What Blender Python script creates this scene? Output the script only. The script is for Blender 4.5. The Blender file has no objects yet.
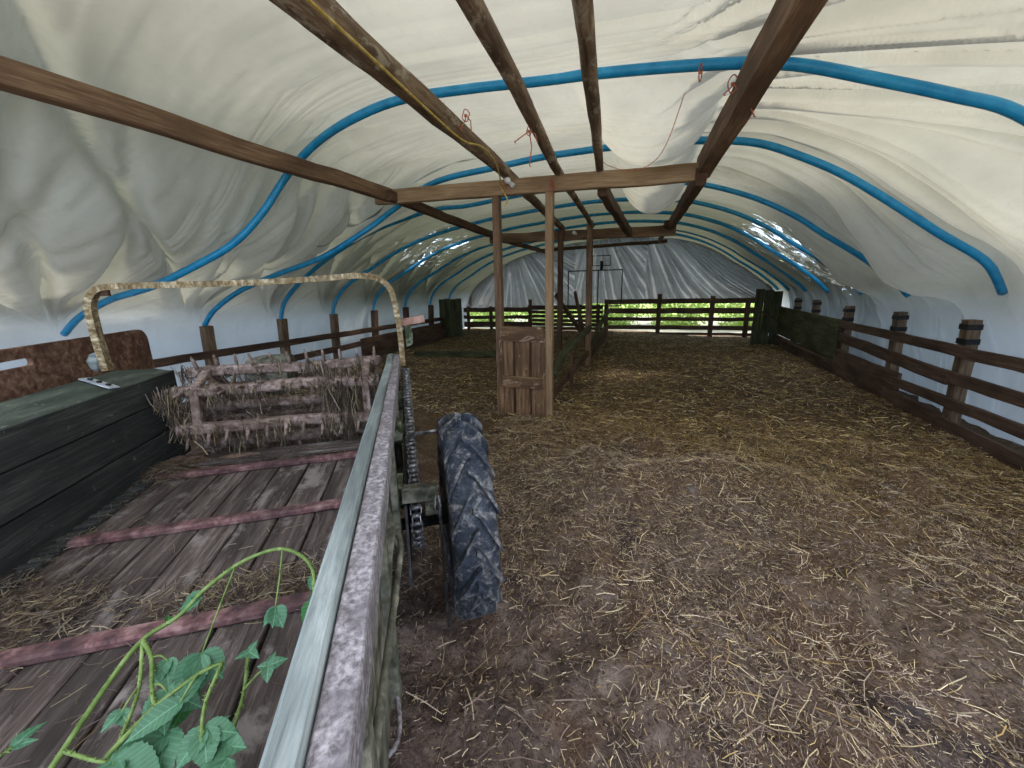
import bpy, math, random
import numpy as np
from mathutils import Vector, Matrix, noise as mnoise

random.seed(7); RS = np.random.RandomState(11)
SC = bpy.context.scene; COL = SC.collection
V = Vector; PI = math.pi

# ------------------------------------------------------------------ materials
def new_mat(name):
    m = bpy.data.materials.new(name); m.use_nodes = True
    nt = m.node_tree
    for n in list(nt.nodes): nt.nodes.remove(n)
    out = nt.nodes.new('ShaderNodeOutputMaterial')
    return m, nt, out
def nd(nt, typ, **kw):
    n = nt.nodes.new(typ)
    for k, v in kw.items():
        if k.startswith('i_'):
            key = k[2:]; key = int(key) if key.isdigit() else key.replace('_', ' ')
            n.inputs[key].default_value = v
        else: setattr(n, k, v)
    return n
def ramp(nt, stops, fac):
    r = nt.nodes.new('ShaderNodeValToRGB')
    el = r.color_ramp.elements
    while len(el) > 1: el.remove(el[-1])
    el[0].position = stops[0][0]; el[0].color = (*stops[0][1], 1)
    for p, c in stops[1:]:
        e = el.new(p); e.color = (*c, 1)
    nt.links.new(fac, r.inputs[0]); return r.outputs[0]
def mixc(nt, a, b, fac):
    m = nt.nodes.new('ShaderNodeMix'); m.data_type = 'RGBA'
    for sock, v in ((m.inputs[0], fac), (m.inputs[6], a), (m.inputs[7], b)):
        if isinstance(v, (int, float)): sock.default_value = v
        elif isinstance(v, tuple): sock.default_value = (*v, 1)
        else: nt.links.new(v, sock)
    return m.outputs[2]
def noise(nt, vec, scale, detail=5, rough=.6, dist=0):
    n = nd(nt, 'ShaderNodeTexNoise'); n.inputs['Scale'].default_value = scale
    n.inputs['Detail'].default_value = detail; n.inputs['Roughness'].default_value = rough
    n.inputs['Distortion'].default_value = dist
    nt.links.new(vec, n.inputs['Vector']); return n.outputs[0]
def mapping(nt, vec, scale=(1, 1, 1)):
    m = nd(nt, 'ShaderNodeMapping'); m.inputs['Scale'].default_value = scale
    nt.links.new(vec, m.inputs['Vector']); return m.outputs[0]
def attr(nt, name):
    a = nd(nt, 'ShaderNodeAttribute'); a.attribute_name = name; return a
def principled(nt, out, color, rough=.8, metal=0., bump=None, bstr=.3, bdist=.01, spec=.35):
    p = nd(nt, 'ShaderNodeBsdfPrincipled')
    for sock, v in ((p.inputs['Base Color'], color), (p.inputs['Roughness'], rough), (p.inputs['Metallic'], metal)):
        if isinstance(v, (int, float)): sock.default_value = v
        elif isinstance(v, tuple): sock.default_value = (*v, 1)
        else: nt.links.new(v, sock)
    p.inputs['Specular IOR Level'].default_value = spec
    if bump is not None:
        b = nd(nt, 'ShaderNodeBump'); b.inputs['Strength'].default_value = bstr; b.inputs['Distance'].default_value = bdist
        nt.links.new(bump, b.inputs['Height']); nt.links.new(b.outputs[0], p.inputs['Normal'])
    nt.links.new(p.outputs[0], out.inputs[0]); return p

def wood(name, dark, mid, light, rough=.85, grain=30., dirt=None, dirt_amt=.5, dirt_scale=6., bstr=.5):
    """grain runs along the first component of the gr attribute"""
    m, nt, out = new_mat(name)
    g = attr(nt, 'gr').outputs['Vector']
    n1 = noise(nt, mapping(nt, g, (1.6, grain*1.5, grain*1.5)), 1.8, 9, .72, .5)
    n2 = noise(nt, mapping(nt, g, (1.2, 4, 4)), 1.3, 3, .5)
    c = ramp(nt, [(.3, dark), (.5, mid), (.72, light)], n1)
    c2 = mixc(nt, c, dark, ramp(nt, [(.35, (.75,)*3), (.6, (0,)*3)], n2))
    if dirt:
        n3 = noise(nt, mapping(nt, g, (1, 2.2, 2.2)), dirt_scale, 7, .7, .5)
        lo = .62-.25*dirt_amt
        c2 = mixc(nt, c2, dirt, ramp(nt, [(lo, (0,)*3), (lo+.09, (.9,)*3)], n3))
    principled(nt, out, c2, rough, bump=n1, bstr=bstr, bdist=.006)
    return m
def speckle(name, a, b, c, scale=20., rough=.85, metal=0., bstr=.4, detail=8, lo=.38, hi=.62, spec=.35):
    m, nt, out = new_mat(name)
    g = attr(nt, 'gr').outputs['Vector']
    n1 = noise(nt, g, scale, detail, .65, .2)
    n2 = noise(nt, g, scale*.22, 4, .6)
    col = ramp(nt, [(lo, a), (.5, b), (hi, c)], n1)
    col = mixc(nt, col, a, ramp(nt, [(.42, (.6,)*3), (.55, (0,)*3)], n2))
    principled(nt, out, col, rough, metal, bump=n1, bstr=bstr, bdist=.004, spec=spec)
    return m

M = {}
M['sawn']   = wood('sawn_brown', (.085, .046, .026), (.235, .14, .08), (.40, .27, .165), grain=22)
M['sawn_dk']= wood('sawn_dark', (.045, .022, .012), (.12, .064, .034), (.23, .14, .08), grain=22)
M['beam']   = wood('beam_tan', (.19, .115, .06), (.36, .235, .13), (.50, .35, .21), grain=18)
M['bark']   = wood('log_bark', (.065, .04, .025), (.22, .145, .09), (.46, .35, .23), grain=9, dirt=(.42, .36, .27), dirt_amt=.35, dirt_scale=5, bstr=.9)
M['rail']   = wood('rail_brown', (.038, .02, .014), (.115, .066, .044), (.22, .145, .10), grain=20)
M['post']   = wood('post_brown', (.08, .05, .03), (.22, .15, .095), (.38, .28, .19), grain=18)
M['green']  = wood('algae_board', (.024, .025, .012), (.075, .078, .033), (.15, .15, .07), grain=10)
M['gate']   = wood('hatch_brown', (.065, .033, .018), (.22, .125, .064), (.42, .27, .16), grain=16, dirt=(.46, .33, .23), dirt_amt=.22, dirt_scale=3.5)
M['bed']    = wood('bed_planks', (.025, .019, .018), (.105, .08, .072), (.30, .255, .235), grain=16, dirt=(.27, .235, .225), dirt_amt=.3, dirt_scale=2.6)
M['side']   = wood('side_board', (.018, .020, .021), (.05, .053, .053), (.125, .128, .122), grain=20, dirt=(.30, .30, .28), dirt_amt=-.05, dirt_scale=16)
M['cap']    = wood('cap_board', (.028, .036, .028), (.075, .092, .072), (.17, .20, .165), grain=5, dirt=(.5, .54, .48), dirt_amt=.0, dirt_scale=13)
M['toprail']= wood('weathered_rail', (.10, .12, .12), (.27, .31, .31), (.50, .54, .54), grain=14, dirt=(.17, .17, .16), dirt_amt=.14, dirt_scale=3)
M['flange'] = speckle('rust_flange', (.12, .105, .115), (.285, .26, .285), (.46, .43, .46), 75., rough=.85, lo=.36, hi=.64)
M['slat']   = speckle('red_slat', (.05, .03, .034), (.165, .082, .084), (.32, .20, .195), 18., lo=.36, hi=.66)
M['hoop']   = speckle('lichen_steel', (.12, .075, .03), (.33, .25, .14), (.62, .53, .37), 42., lo=.36, hi=.62)
M['oxide']  = speckle('red_oxide', (.22, .11, .08), (.42, .25, .20), (.55, .36, .3), 10.)
M['dung']   = speckle('dung_steel', (.10, .065, .05), (.27, .195, .17), (.44, .35, .32), 26., lo=.36, hi=.64, bstr=.8)
M['panel']  = speckle('caked_panel', (.085, .04, .026), (.22, .115, .08), (.36, .23, .16), 22., lo=.34, hi=.62, bstr=.8)
M['mossy']  = speckle('mossy_steel', (.04, .042, .03), (.16, .158, .12), (.34, .33, .27), 16., lo=.36, hi=.66)
M['black']  = speckle('black_steel', (.006, .006, .007), (.018, .018, .02), (.05, .05, .055), 20., rough=.5)
M['chain']  = speckle('chain_steel', (.10, .10, .11), (.30, .30, .32), (.6, .6, .62), 40., rough=.4, metal=.6)
M['zinc']   = speckle('zinc_plate', (.33, .37, .44), (.55, .60, .68), (.72, .77, .84), 14., rough=.45, metal=.35)
M['greenst']= speckle('green_casting', (.025, .035, .015), (.09, .11, .055), (.32, .34, .27), 22.)
M['twine']  = speckle('orange_twine', (.35, .09, .05), (.60, .17, .10), (.7, .3, .2), 30.)
M['rope']   = speckle('yellow_rope', (.42, .28, .05), (.62, .45, .12), (.7, .58, .25), 30.)
M['white']  = speckle('white_china', (.55, .55, .53), (.75, .75, .73), (.85, .85, .84), 10., rough=.3, bstr=.05)
M['stem']   = speckle('bramble_stem', (.09, .15, .035), (.175, .26, .07), (.27, .35, .14), 20., rough=.6, bstr=.1)
M['tape']   = speckle('black_strap', (.006, .006, .007), (.014, .014, .016), (.03, .03, .03), 15., rough=.5)

def pipe_mat():
    m, nt, out = new_mat('blue_pipe')
    g = attr(nt, 'gr').outputs['Vector']
    n = noise(nt, g, 9, 4, .6)
    c = ramp(nt, [(.3, (.006, .25, .54)), (.6, (.02, .36, .69)), (.8, (.07, .42, .75))], n)
    principled(nt, out, c, .32, bump=n, bstr=.05, spec=.5); return m
M['pipe'] = pipe_mat()
def bulb_mat():
    m, nt, out = new_mat('bulb_glass')
    g = attr(nt, 'gr').outputs['Vector']
    principled(nt, out, ramp(nt, [(.3, (.8, .8, .76)), (.7, (.9, .9, .88))], noise(nt, g, 8, 2)), .12, spec=.6); return m
M['bulb'] = bulb_mat()
def tyre_mat():
    m, nt, out = new_mat('muddy_rubber')
    g = attr(nt, 'gr').outputs['Vector']
    n1 = noise(nt, g, 13, 10, .78, .5); n2 = noise(nt, g, 40, 6, .7)
    base = ramp(nt, [(.35, (.018, .022, .032)), (.6, (.05, .062, .088)), (.75, (.10, .12, .16))], n2)
    mud = ramp(nt, [(.35, (.16, .145, .14)), (.65, (.42, .40, .39))], n2)
    c = mixc(nt, base, mud, ramp(nt, [(.50, (0,)*3), (.60, (.85,)*3)], n1))
    principled(nt, out, c, .7, bump=n1, bstr=.5, bdist=.01); return m
M['tyre'] = tyre_mat()
def leaf_mat(name, top, back, transl=.25, veins=False):
    m, nt, out = new_mat(name)
    g = attr(nt, 'gr').outputs['Vector']
    n = noise(nt, g, 30, 4, .6)
    geo = nd(nt, 'ShaderNodeNewGeometry')
    c = mixc(nt, top, back, geo.outputs['Backfacing'])
    c = mixc(nt, c, tuple(x*.62 for x in top), ramp(nt, [(.4, (.5,)*3), (.62, (0,)*3)], n))
    if veins:
        sp_ = nd(nt, 'ShaderNodeSeparateXYZ'); nt.links.new(g, sp_.inputs[0])
        def mt(op, a, b=None):
            q = nd(nt, 'ShaderNodeMath', operation=op)
            for i, x in enumerate((a, b)):
                if x is None: continue
                if isinstance(x, (int, float)): q.inputs[i].default_value = x
                else: nt.links.new(x, q.inputs[i])
            return q.outputs[0]
        ay = mt('ABSOLUTE', sp_.outputs[1]); ph = mt('MULTIPLY', mt('SUBTRACT', sp_.outputs[0], mt('MULTIPLY', ay, .9)), 520.)
        side = mt('POWER', mt('ABSOLUTE', mt('SINE', mt('MULTIPLY', ph, .5))), 14.)
        mid = mt('LESS_THAN', ay, .0012); vn = mt('MAXIMUM', mt('MULTIPLY', side, .22), mt('MULTIPLY', mid, .6))
        c = mixc(nt, c, tuple(min(1, x*1.9+.06) for x in top), vn)
    d = nd(nt, 'ShaderNodeBsdfPrincipled'); nt.links.new(c, d.inputs['Base Color']); d.inputs['Roughness'].default_value = .55
    t = nd(nt, 'ShaderNodeBsdfTranslucent'); nt.links.new(c, t.inputs[0])
    mx = nd(nt, 'ShaderNodeMixShader'); mx.inputs[0].default_value = transl
    nt.links.new(d.outputs[0], mx.inputs[1]); nt.links.new(t.outputs[0], mx.inputs[2]); nt.links.new(mx.outputs[0], out.inputs[0])
    return m
M['leaf'] = leaf_mat('bramble_leaf', (.07, .20, .105), (.26, .42, .31), veins=True)
M['leafdk'] = leaf_mat('bramble_leaf_dark', (.04, .19, .04), (.22, .4, .2), veins=True)
M['hedge'] = leaf_mat('hedge_leaf', (.42, .56, .14), (.48, .60, .2), .4)
def straw_mat():
    m, nt, out = new_mat('straw_bits')
    a = attr(nt, 'tint')
    d = nd(nt, 'ShaderNodeBsdfPrincipled'); nt.links.new(a.outputs['Color'], d.inputs['Base Color']); d.inputs['Roughness'].default_value = .55
    nt.links.new(d.outputs[0], out.inputs[0]); return m
M['straw'] = straw_mat()
def floor_mat():
    m, nt, out = new_mat('trodden_bedding')
    tc = nd(nt, 'ShaderNodeTexCoord'); P = tc.outputs['Object']
    sx = nd(nt, 'ShaderNodeSeparateXYZ'); nt.links.new(P, sx.inputs[0])
    n_big = noise(nt, P, .9, 6, .65, .3); n_mid = noise(nt, P, 5, 8, .7, .6)
    fib = noise(nt, mapping(nt, P, (26, 70, 30)), 1., 6, .7, 1.4)
    near = ramp(nt, [(.3, (.04, .029, .027)), (.48, (.17, .118, .098)), (.68, (.38, .29, .24))], n_mid)
    far = ramp(nt, [(.3, (.03, .018, .009)), (.5, (.13, .08, .037)), (.7, (.34, .235, .105))], fib)
    mr = nd(nt, 'ShaderNodeMapRange'); mr.inputs['From Min'].default_value = 2.6; mr.inputs['From Max'].default_value = 4.8
    ad = nd(nt, 'ShaderNodeMath', operation='MULTIPLY_ADD'); nt.links.new(n_big, ad.inputs[0]); ad.inputs[1].default_value = 2.6
    nt.links.new(sx.outputs[1], ad.inputs[2]); sb = nd(nt, 'ShaderNodeMath', operation='ADD')
    nt.links.new(ad.outputs[0], sb.inputs[0]); xm = nd(nt, 'ShaderNodeMath', operation='MULTIPLY'); xm.inputs[1].default_value = .35
    nt.links.new(sx.outputs[0], xm.inputs[0]); nt.links.new(xm.outputs[0], sb.inputs[1])
    nt.links.new(sb.outputs[0], mr.inputs['Value'])
    c = mixc(nt, near, far, mr.outputs[0])
    grit = noise(nt, P, 55, 6, .75, .8)
    c = mixc(nt, c, (.20, .105, .06), ramp(nt, [(.50, (0,)*3), (.62, (.55,)*3)], noise(nt, P, 1.7, 5, .6, .3)))
    c = mixc(nt, c, (.012, .009, .010), ramp(nt, [(.36, (.85,)*3), (.50, (0,)*3)], grit))
    c = mixc(nt, c, (.36, .29, .23), ramp(nt, [(.60, (0,)*3), (.70, (.6,)*3)], grit))
    # wet dark patches and pale mould patches that belong to the dung itself
    c = mixc(nt, c, (.03, .024, .028), ramp(nt, [(.33, (.8,)*3), (.44, (0,)*3)], noise(nt, P, 2.3, 6, .65, .5)))
    pale = ramp(nt, [(.60, (0,)*3), (.70, (.65,)*3)], noise(nt, mapping(nt, P, (1.2, 1.2, 1.2)), 3.1, 7, .7, .8))
    c = mixc(nt, c, (.34, .31, .33), pale)
    hb = nd(nt, 'ShaderNodeMath', operation='ADD'); nt.links.new(grit, hb.inputs[0]); nt.links.new(n_mid, hb.inputs[1])
    principled(nt, out, c, .85, bump=hb.outputs[0], bstr=.8, bdist=.02); return m
M['floor'] = floor_mat()
def sheet_mat(name, dif, tra, tfac, algae_shade=0., holes=False, rough=.45, gloss=.1):
    m, nt, out = new_mat(name)
    tc = nd(nt, 'ShaderNodeTexCoord'); P = tc.outputs['Object']
    n = noise(nt, P, 1.2, 6, .6, .3); f = noise(nt, P, 14, 6, .6)
    c = ramp(nt, [(.3, tuple(x*.86 for x in dif)), (.6, dif)], n)
    c = mixc(nt, c, tuple(x*.80 for x in dif), ramp(nt, [(.5, (0,)*3), (.72, (.6,)*3)], f))
    ct = ramp(nt, [(.3, tuple(x*.8 for x in tra)), (.6, tra)], n)
    if algae_shade:
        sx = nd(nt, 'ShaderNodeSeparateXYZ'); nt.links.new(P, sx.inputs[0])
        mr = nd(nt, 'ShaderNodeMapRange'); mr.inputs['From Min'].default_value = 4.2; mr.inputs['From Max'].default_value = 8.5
        mr.inputs['To Max'].default_value = algae_shade; nt.links.new(sx.outputs[1], mr.inputs['Value'])
        ct = mixc(nt, ct, (.10, .11, .07), mr.outputs[0])  # rear: dirt plus the shade of overhanging trees, painted into the sheet colours
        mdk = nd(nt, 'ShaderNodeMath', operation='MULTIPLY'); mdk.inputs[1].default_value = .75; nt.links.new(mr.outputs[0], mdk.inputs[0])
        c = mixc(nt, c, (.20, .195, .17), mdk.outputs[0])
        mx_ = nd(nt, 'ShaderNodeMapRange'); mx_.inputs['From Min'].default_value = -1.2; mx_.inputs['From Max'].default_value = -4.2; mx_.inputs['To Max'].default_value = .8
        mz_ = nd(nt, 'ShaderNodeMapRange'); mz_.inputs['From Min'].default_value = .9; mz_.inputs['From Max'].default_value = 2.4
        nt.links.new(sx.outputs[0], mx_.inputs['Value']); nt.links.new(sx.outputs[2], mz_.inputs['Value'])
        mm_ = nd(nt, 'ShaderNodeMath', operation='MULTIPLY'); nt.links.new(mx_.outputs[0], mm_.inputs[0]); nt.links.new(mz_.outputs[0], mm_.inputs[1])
        ct = mixc(nt, ct, (.12, .13, .085), mm_.outputs[0])  # left side above the skirt: tree shade painted into the translucency colour
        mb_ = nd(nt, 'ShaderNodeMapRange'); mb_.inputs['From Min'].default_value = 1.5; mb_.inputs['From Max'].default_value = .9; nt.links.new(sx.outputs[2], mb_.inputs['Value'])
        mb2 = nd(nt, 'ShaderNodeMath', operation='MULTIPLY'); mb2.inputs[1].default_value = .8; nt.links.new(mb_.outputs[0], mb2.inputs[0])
        ct = mixc(nt, ct, (.60, .70, .84), mb2.outputs[0]); c = mixc(nt, c, (.50, .54, .58), mb2.outputs[0])  # low skirts: bluish sky light put into the sheet colours
    d = nd(nt, 'ShaderNodeBsdfPrincipled'); nt.links.new(c, d.inputs['Base Color']); d.inputs['Roughness'].default_value = rough
    d.inputs['Specular IOR Level'].default_value = gloss
    bp = nd(nt, 'ShaderNodeBump'); bp.inputs['Strength'].default_value = .12; bp.inputs['Distance'].default_value = .01
    nt.links.new(f, bp.inputs['Height']); nt.links.new(bp.outputs[0], d.inputs['Normal'])
    t = nd(nt, 'ShaderNodeBsdfTranslucent'); nt.links.new(ct, t.inputs[0])
    mx = nd(nt, 'ShaderNodeMixShader'); mx.inputs[0].default_value = tfac
    nt.links.new(d.outputs[0], mx.inputs[1]); nt.links.new(t.outputs[0], mx.inputs[2])
    last = mx.outputs[0]
    if holes:  # worn clear strips and small tears: real openings in the sheet
        a = attr(nt, 'wear')
        hn = noise(nt, mapping(nt, attr(nt, 'st').outputs['Vector'], (2.2, 9, 1)), 1.6, 7, .68, 1.1)
        pr = nd(nt, 'ShaderNodeMath', operation='MULTIPLY'); nt.links.new(a.outputs['Fac'], pr.inputs[0]); nt.links.new(hn, pr.inputs[1])
        k = ramp(nt, [(.565, (0,)*3), (.60, (.8,)*3)], pr.outputs[0])
        tr = nd(nt, 'ShaderNodeBsdfTransparent')
        m2 = nd(nt, 'ShaderNodeMixShader'); nt.links.new(k, m2.inputs[0]); nt.links.new(last, m2.inputs[1]); nt.links.new(tr.outputs[0], m2.inputs[2])
        last = m2.outputs[0]
    nt.links.new(last, out.inputs[0]); return m
M['sheet'] = sheet_mat('white_tarpaulin', (.475, .48, .44), (.53, .515, .445), .19, algae_shade=.92, holes=True)
M['backsheet'] = sheet_mat('grey_plastic', (.43, .44, .45), (.42, .44, .46), .12, rough=.2, gloss=1.0)
def nd_range(nt, v, a, b):
    m = nd(nt, 'ShaderNodeMapRange'); m.inputs['From Min'].default_value = a; m.inputs['From Max'].default_value = b; nt.links.new(v, m.inputs['Value']); return m.outputs[0]
def grass_mat():
    m, nt, out = new_mat('outdoor_grass')
    tc = nd(nt, 'ShaderNodeTexCoord')
    n = noise(nt, tc.outputs['Object'], 3, 6, .6)
    sx = nd(nt, 'ShaderNodeSeparateXYZ'); nt.links.new(tc.outputs['Object'], sx.inputs[0])
    k = ramp(nt, [(.0, (0,)*3), (1., (1,)*3)], nd_range(nt, sx.outputs[1], 13.9, 14.0))
    c = mixc(nt, ramp(nt, [(.3, (.12, .12, .09)), (.6, (.24, .23, .19))], n), ramp(nt, [(.3, (.12, .20, .03)), (.6, (.22, .31, .07))], n), k)
    principled(nt, out, c, .9); return m
M['grass'] = grass_mat()

# ------------------------------------------------------------------ mesh builder
class MB:
    def __init__(s): s.v = []; s.f = []; s.g = []; s.sm = []
    def add(s, vs, fs, gs=None, smooth=False):
        b = len(s.v); s.v += [tuple(x) for x in vs]
        s.g += [tuple(x) for x in (gs if gs is not None else vs)]
        s.f += [tuple(b+i for i in f) for f in fs]; s.sm += [smooth]*len(fs)
    def rings(s, rings, grs, closed=True, caps=True, smooth=True):
        n = len(rings[0]); vs = [p for r in rings for p in r]; gs = [p for r in grs for p in r]; fs = []
        for i in range(len(rings)-1):
            for j in range(n if closed else n-1):
                k = (j+1) % n
                fs.append((i*n+j, i*n+k, (i+1)*n+k, (i+1)*n+j))
        b = len(s.v)
        s.add(vs, fs, gs, smooth)
        if caps and closed:
            s.f.append(tuple(b+j for j in reversed(range(n)))); s.sm.append(False)
            s.f.append(tuple(b+(len(rings)-1)*n+j for j in range(n))); s.sm.append(False)
    def plank(s, p0, p1, w, h, up=(0, 0, 1), seg=0, jit=.0, bev=.006, bend=None):
        """sawn timber: w across, h along up"""
        p0 = V(p0); p1 = V(p1); d = p1-p0; L = d.length; d.normalize()
        up = V(up); sd = d.cross(up).normalized(); up = sd.cross(d).normalized()
        seg = seg or max(1, int(L/.25)); off = random.random()*50
        bev = min(bev, w*.3, h*.3)
        prof = [(-w/2+bev, -h/2), (w/2-bev, -h/2), (w/2, -h/2+bev), (w/2, h/2-bev), (w/2-bev, h/2), (-w/2+bev, h/2), (-w/2, h/2-bev), (-w/2, -h/2+bev)]
        R = []; G = []
        for i in range(seg+1):
            t = i/seg; c = p0.lerp(p1, t)
            if bend: c = c + V(bend)*math.sin(PI*t)
            jx = (mnoise.noise(V((t*L*2.1, off, 0))))*jit; jy = (mnoise.noise(V((t*L*2.1, off, 9))))*jit
            R.append([c+sd*(x+jx+random.uniform(-1, 1)*jit*.15)+up*(y+jy+random.uniform(-1, 1)*jit*.15) for x, y in prof])
            G.append([(t*L+off, x+off, y+off*.5) for x, y in prof])
        s.rings(R, G, smooth=False)
    def tube(s, pts, r, n=10, smooth=True, caps=True, lump=0.):
        pts = [V(p) for p in pts]; off = random.random()*50
        if not hasattr(r, '__len__'): r = [r]*len(pts)
        T = []
        for i in range(len(pts)):
            a = pts[max(i-1, 0)]; b = pts[min(i+1, len(pts)-1)]; T.append((b-a).normalized())
        u = T[0].orthogonal().normalized(); R = []; G = []; L = 0
        for i, p in enumerate(pts):
            if i: L += (p-pts[i-1]).length
            u = (u-T[i]*u.dot(T[i])).normalized(); w = T[i].cross(u)
            ring = []; g = []
            for j in range(n):
                a = 2*PI*j/n; rr = r[i]
                if lump: rr *= 1+lump*mnoise.noise(V((L*3+off, math.cos(a)*1.2, math.sin(a)*1.2)))
                ring.append(p+u*math.cos(a)*rr+w*math.sin(a)*rr); g.append((L+off, math.cos(a)*r[i], math.sin(a)*r[i]))
            R.append(ring); G.append(g)
        s.rings(R, G, caps=caps, smooth=smooth)
    def lathe(s, prof, c, ax, n=24, smooth=True, closed=False):
        """prof: (along axis, radius)"""
        c = V(c); ax = V(ax).normalized(); u = ax.orthogonal().normalized(); w = ax.cross(u)
        vs = []; fs = []; m = len(prof)
        for j in range(n):
            a = 2*PI*j/n
            for (h, r) in prof: vs.append(c+ax*h+(u*math.cos(a)+w*math.sin(a))*r)
        for j in range(n):
            k = (j+1) % n
            for i in range(m if closed else m-1):
                q = (i+1) % m; fs.append((j*m+i, j*m+q, k*m+q, k*m+i))
        s.add(vs, fs, None, smooth)
        if not closed:
            b = len(s.v)-len(vs)
            for i in (0, m-1):
                if prof[i][1] > 1e-4: s.f.append(tuple(b+j*m+i for j in range(n))); s.sm.append(False)
    def ext(s, poly, t, n):
        """flat polygon given thickness t along normal n"""
        n = V(n).normalized()*t; k = len(poly); a = [V(p) for p in poly]; b = [p+n for p in a]
        fs = [tuple(range(k)), tuple(reversed(range(k, 2*k)))]+[(i, k+i, k+(i+1) % k, (i+1) % k) for i in range(k)]
        s.add(a+b, fs)
    def build(s, name, mat, parent=None, frame=None, label=None, cat=None, group=None, kind=None, origin=None):
        me = bpy.data.meshes.new(name)
        vs = s.v
        if frame is not None: vs = [tuple(frame @ V(p)) for p in vs]
        o = bpy.data.objects.new(name, me); COL.objects.link(o)
        if parent is None:
            if origin is None:
                a = np.array(vs); mn = a.min(0); mx = a.max(0); origin = ((mn[0]+mx[0])/2, (mn[1]+mx[1])/2, mn[2])
            o.location = origin; O = V(origin); vs = [tuple(V(p)-O) for p in vs]
        else:
            inv = WM[parent.name].inverted(); vs = [tuple(inv @ V(p)) for p in vs]; o.parent = parent
        WM[o.name] = Matrix.Translation(V(origin)) if parent is None else WM[parent.name]
        me.from_pydata(vs, [], s.f); me.validate()
        at = me.attributes.new('gr', 'FLOAT_VECTOR', 'POINT'); at.data.foreach_set('vector', np.array(s.g, dtype=np.float32).ravel())
        if len(me.polygons) == len(s.sm): me.polygons.foreach_set('use_smooth', s.sm)
        me.materials.append(M[mat]); me.update()
        tag(o, label, cat, group, kind); return o
WM = {}
def tag(o, label=None, cat=None, group=None, kind=None):
    if label: o['label'] = label
    if cat: o['category'] = cat
    if group: o['group'] = group
    if kind: o['kind'] = kind
    return o
def empty(name, loc, label, cat, group=None, rz=0.):
    o = bpy.data.objects.new(name, None); COL.objects.link(o); o.location = loc; o.rotation_euler = (0, 0, rz)
    o.empty_display_size = .2
    WM[o.name] = Matrix.Translation(V(loc)) @ Matrix.Rotation(rz, 4, 'Z')
    return tag(o, label, cat, group)

# ------------------------------------------------------------------ camera
F = 400.; ROLL = .022; CZ = 1.6
cr, sr = math.cos(math.atan(ROLL)), math.sin(math.atan(ROLL))
u, v = 655-512, 284-384
u0, v0 = u*cr-v*sr, u*sr+v*cr
PT = math.atan(-v0/F); YW = math.atan(u0/(F/math.cos(PT)))
fw = V((-math.sin(YW)*math.cos(PT), math.cos(YW)*math.cos(PT), -math.sin(PT)))
r0 = V((math.cos(YW), math.sin(YW), 0)); q0 = r0.cross(fw)
rt = r0*cr-q0*sr; up = q0*cr+r0*sr
cam = bpy.data.cameras.new('camera'); co = bpy.data.objects.new('camera', cam); COL.objects.link(co)
co.matrix_world = Matrix(((rt.x, up.x, -fw.x, 0), (rt.y, up.y, -fw.y, 0), (rt.z, up.z, -fw.z, CZ), (0, 0, 0, 1)))
cam.lens = F*36/1024; cam.sensor_width = 36; cam.clip_start = .02; cam.clip_end = 300
SC.camera = co

# ------------------------------------------------------------------ numpy noise
_T = RS.rand(4096)*2-1
def n1(x, seed=0):
    x = np.asarray(x, float)+seed*37.13; i = np.floor(x).astype(int); f = x-i; f = f*f*(3-2*f)
    return _T[i % 4096]*(1-f)+_T[(i+1) % 4096]*f
def n2(x, y, seed=0):
    x = np.asarray(x, float)+seed*17.7; y = np.asarray(y, float)+seed*5.3
    i = np.floor(x).astype(int); j = np.floor(y).astype(int); f = x-i; g = y-j; f = f*f*(3-2*f); g = g*g*(3-2*g)
    h = lambda a, b: _T[(a*374761+b*668265+(a*b) % 97) % 4096]
    return (h(i, j)*(1-f)+h(i+1, j)*f)*(1-g)+(h(i, j+1)*(1-f)+h(i+1, j+1)*f)*g
def fbm(x, y, o=4, seed=0):
    r = 0; a = 1
    for k in range(o): r = r+a*n2(x*2**k, y*2**k, seed+k*3); a *= .5
    return r

# ------------------------------------------------------------------ floor
FX0, FX1, FY0, FY1 = -7.2, 3.6, -3.2, 14.0
def ridge0(a): return (1-np.abs(a))**3
def floor_h(x, y):
    x = np.asarray(x, float); y = np.asarray(y, float)
    h = .02*fbm(x*1.6, y*1.6, 3, 2)
    near = np.clip((6.2-y)/3, 0, 1)
    clod = fbm(x*3.3, y*3.3, 4, 5)
    h = h+near*.04*clod+near*(.016*fbm(x*9, y*9, 3, 15)-.010*ridge0(n2(x*5.5, y*5.5, 16))+.006*n2(x*38, y*38, 18))
    h = h+.25*np.exp(-(((x-.75)/.75)**2+((y-3.15)/.55)**2))
    h = h+.14*np.exp(-(((x+.1)/.5)**2+((y-2.9)/.45)**2))
    h = h+.06*np.exp(-(((x-1.1)/.5)**2+((y-2.2)/.5)**2))
    for (a, b, s, k) in ((1.95, 3.75, .2, .09), (-.05, 3.95, .22, .10), (.55, 3.6, .18, .06), (1.5, 2.9, .2, .05), (.3, 2.4, .15, .05), (-.45, 3.3, .2, .06)):
        h = h+k*np.exp(-(((x-a)/s)**2+((y-b)/s)**2))*1.3*(1+.8*n2(x*9, y*9, 4))
    h = h-.05*np.exp(-(((x+.9)/.5)**2+((y-1.4)/.8)**2))
    h = h+.12*np.clip((1.6-x)/3, 0, 1)*np.clip((y-10.5)/2.5, 0, 1)
    return h
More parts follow.
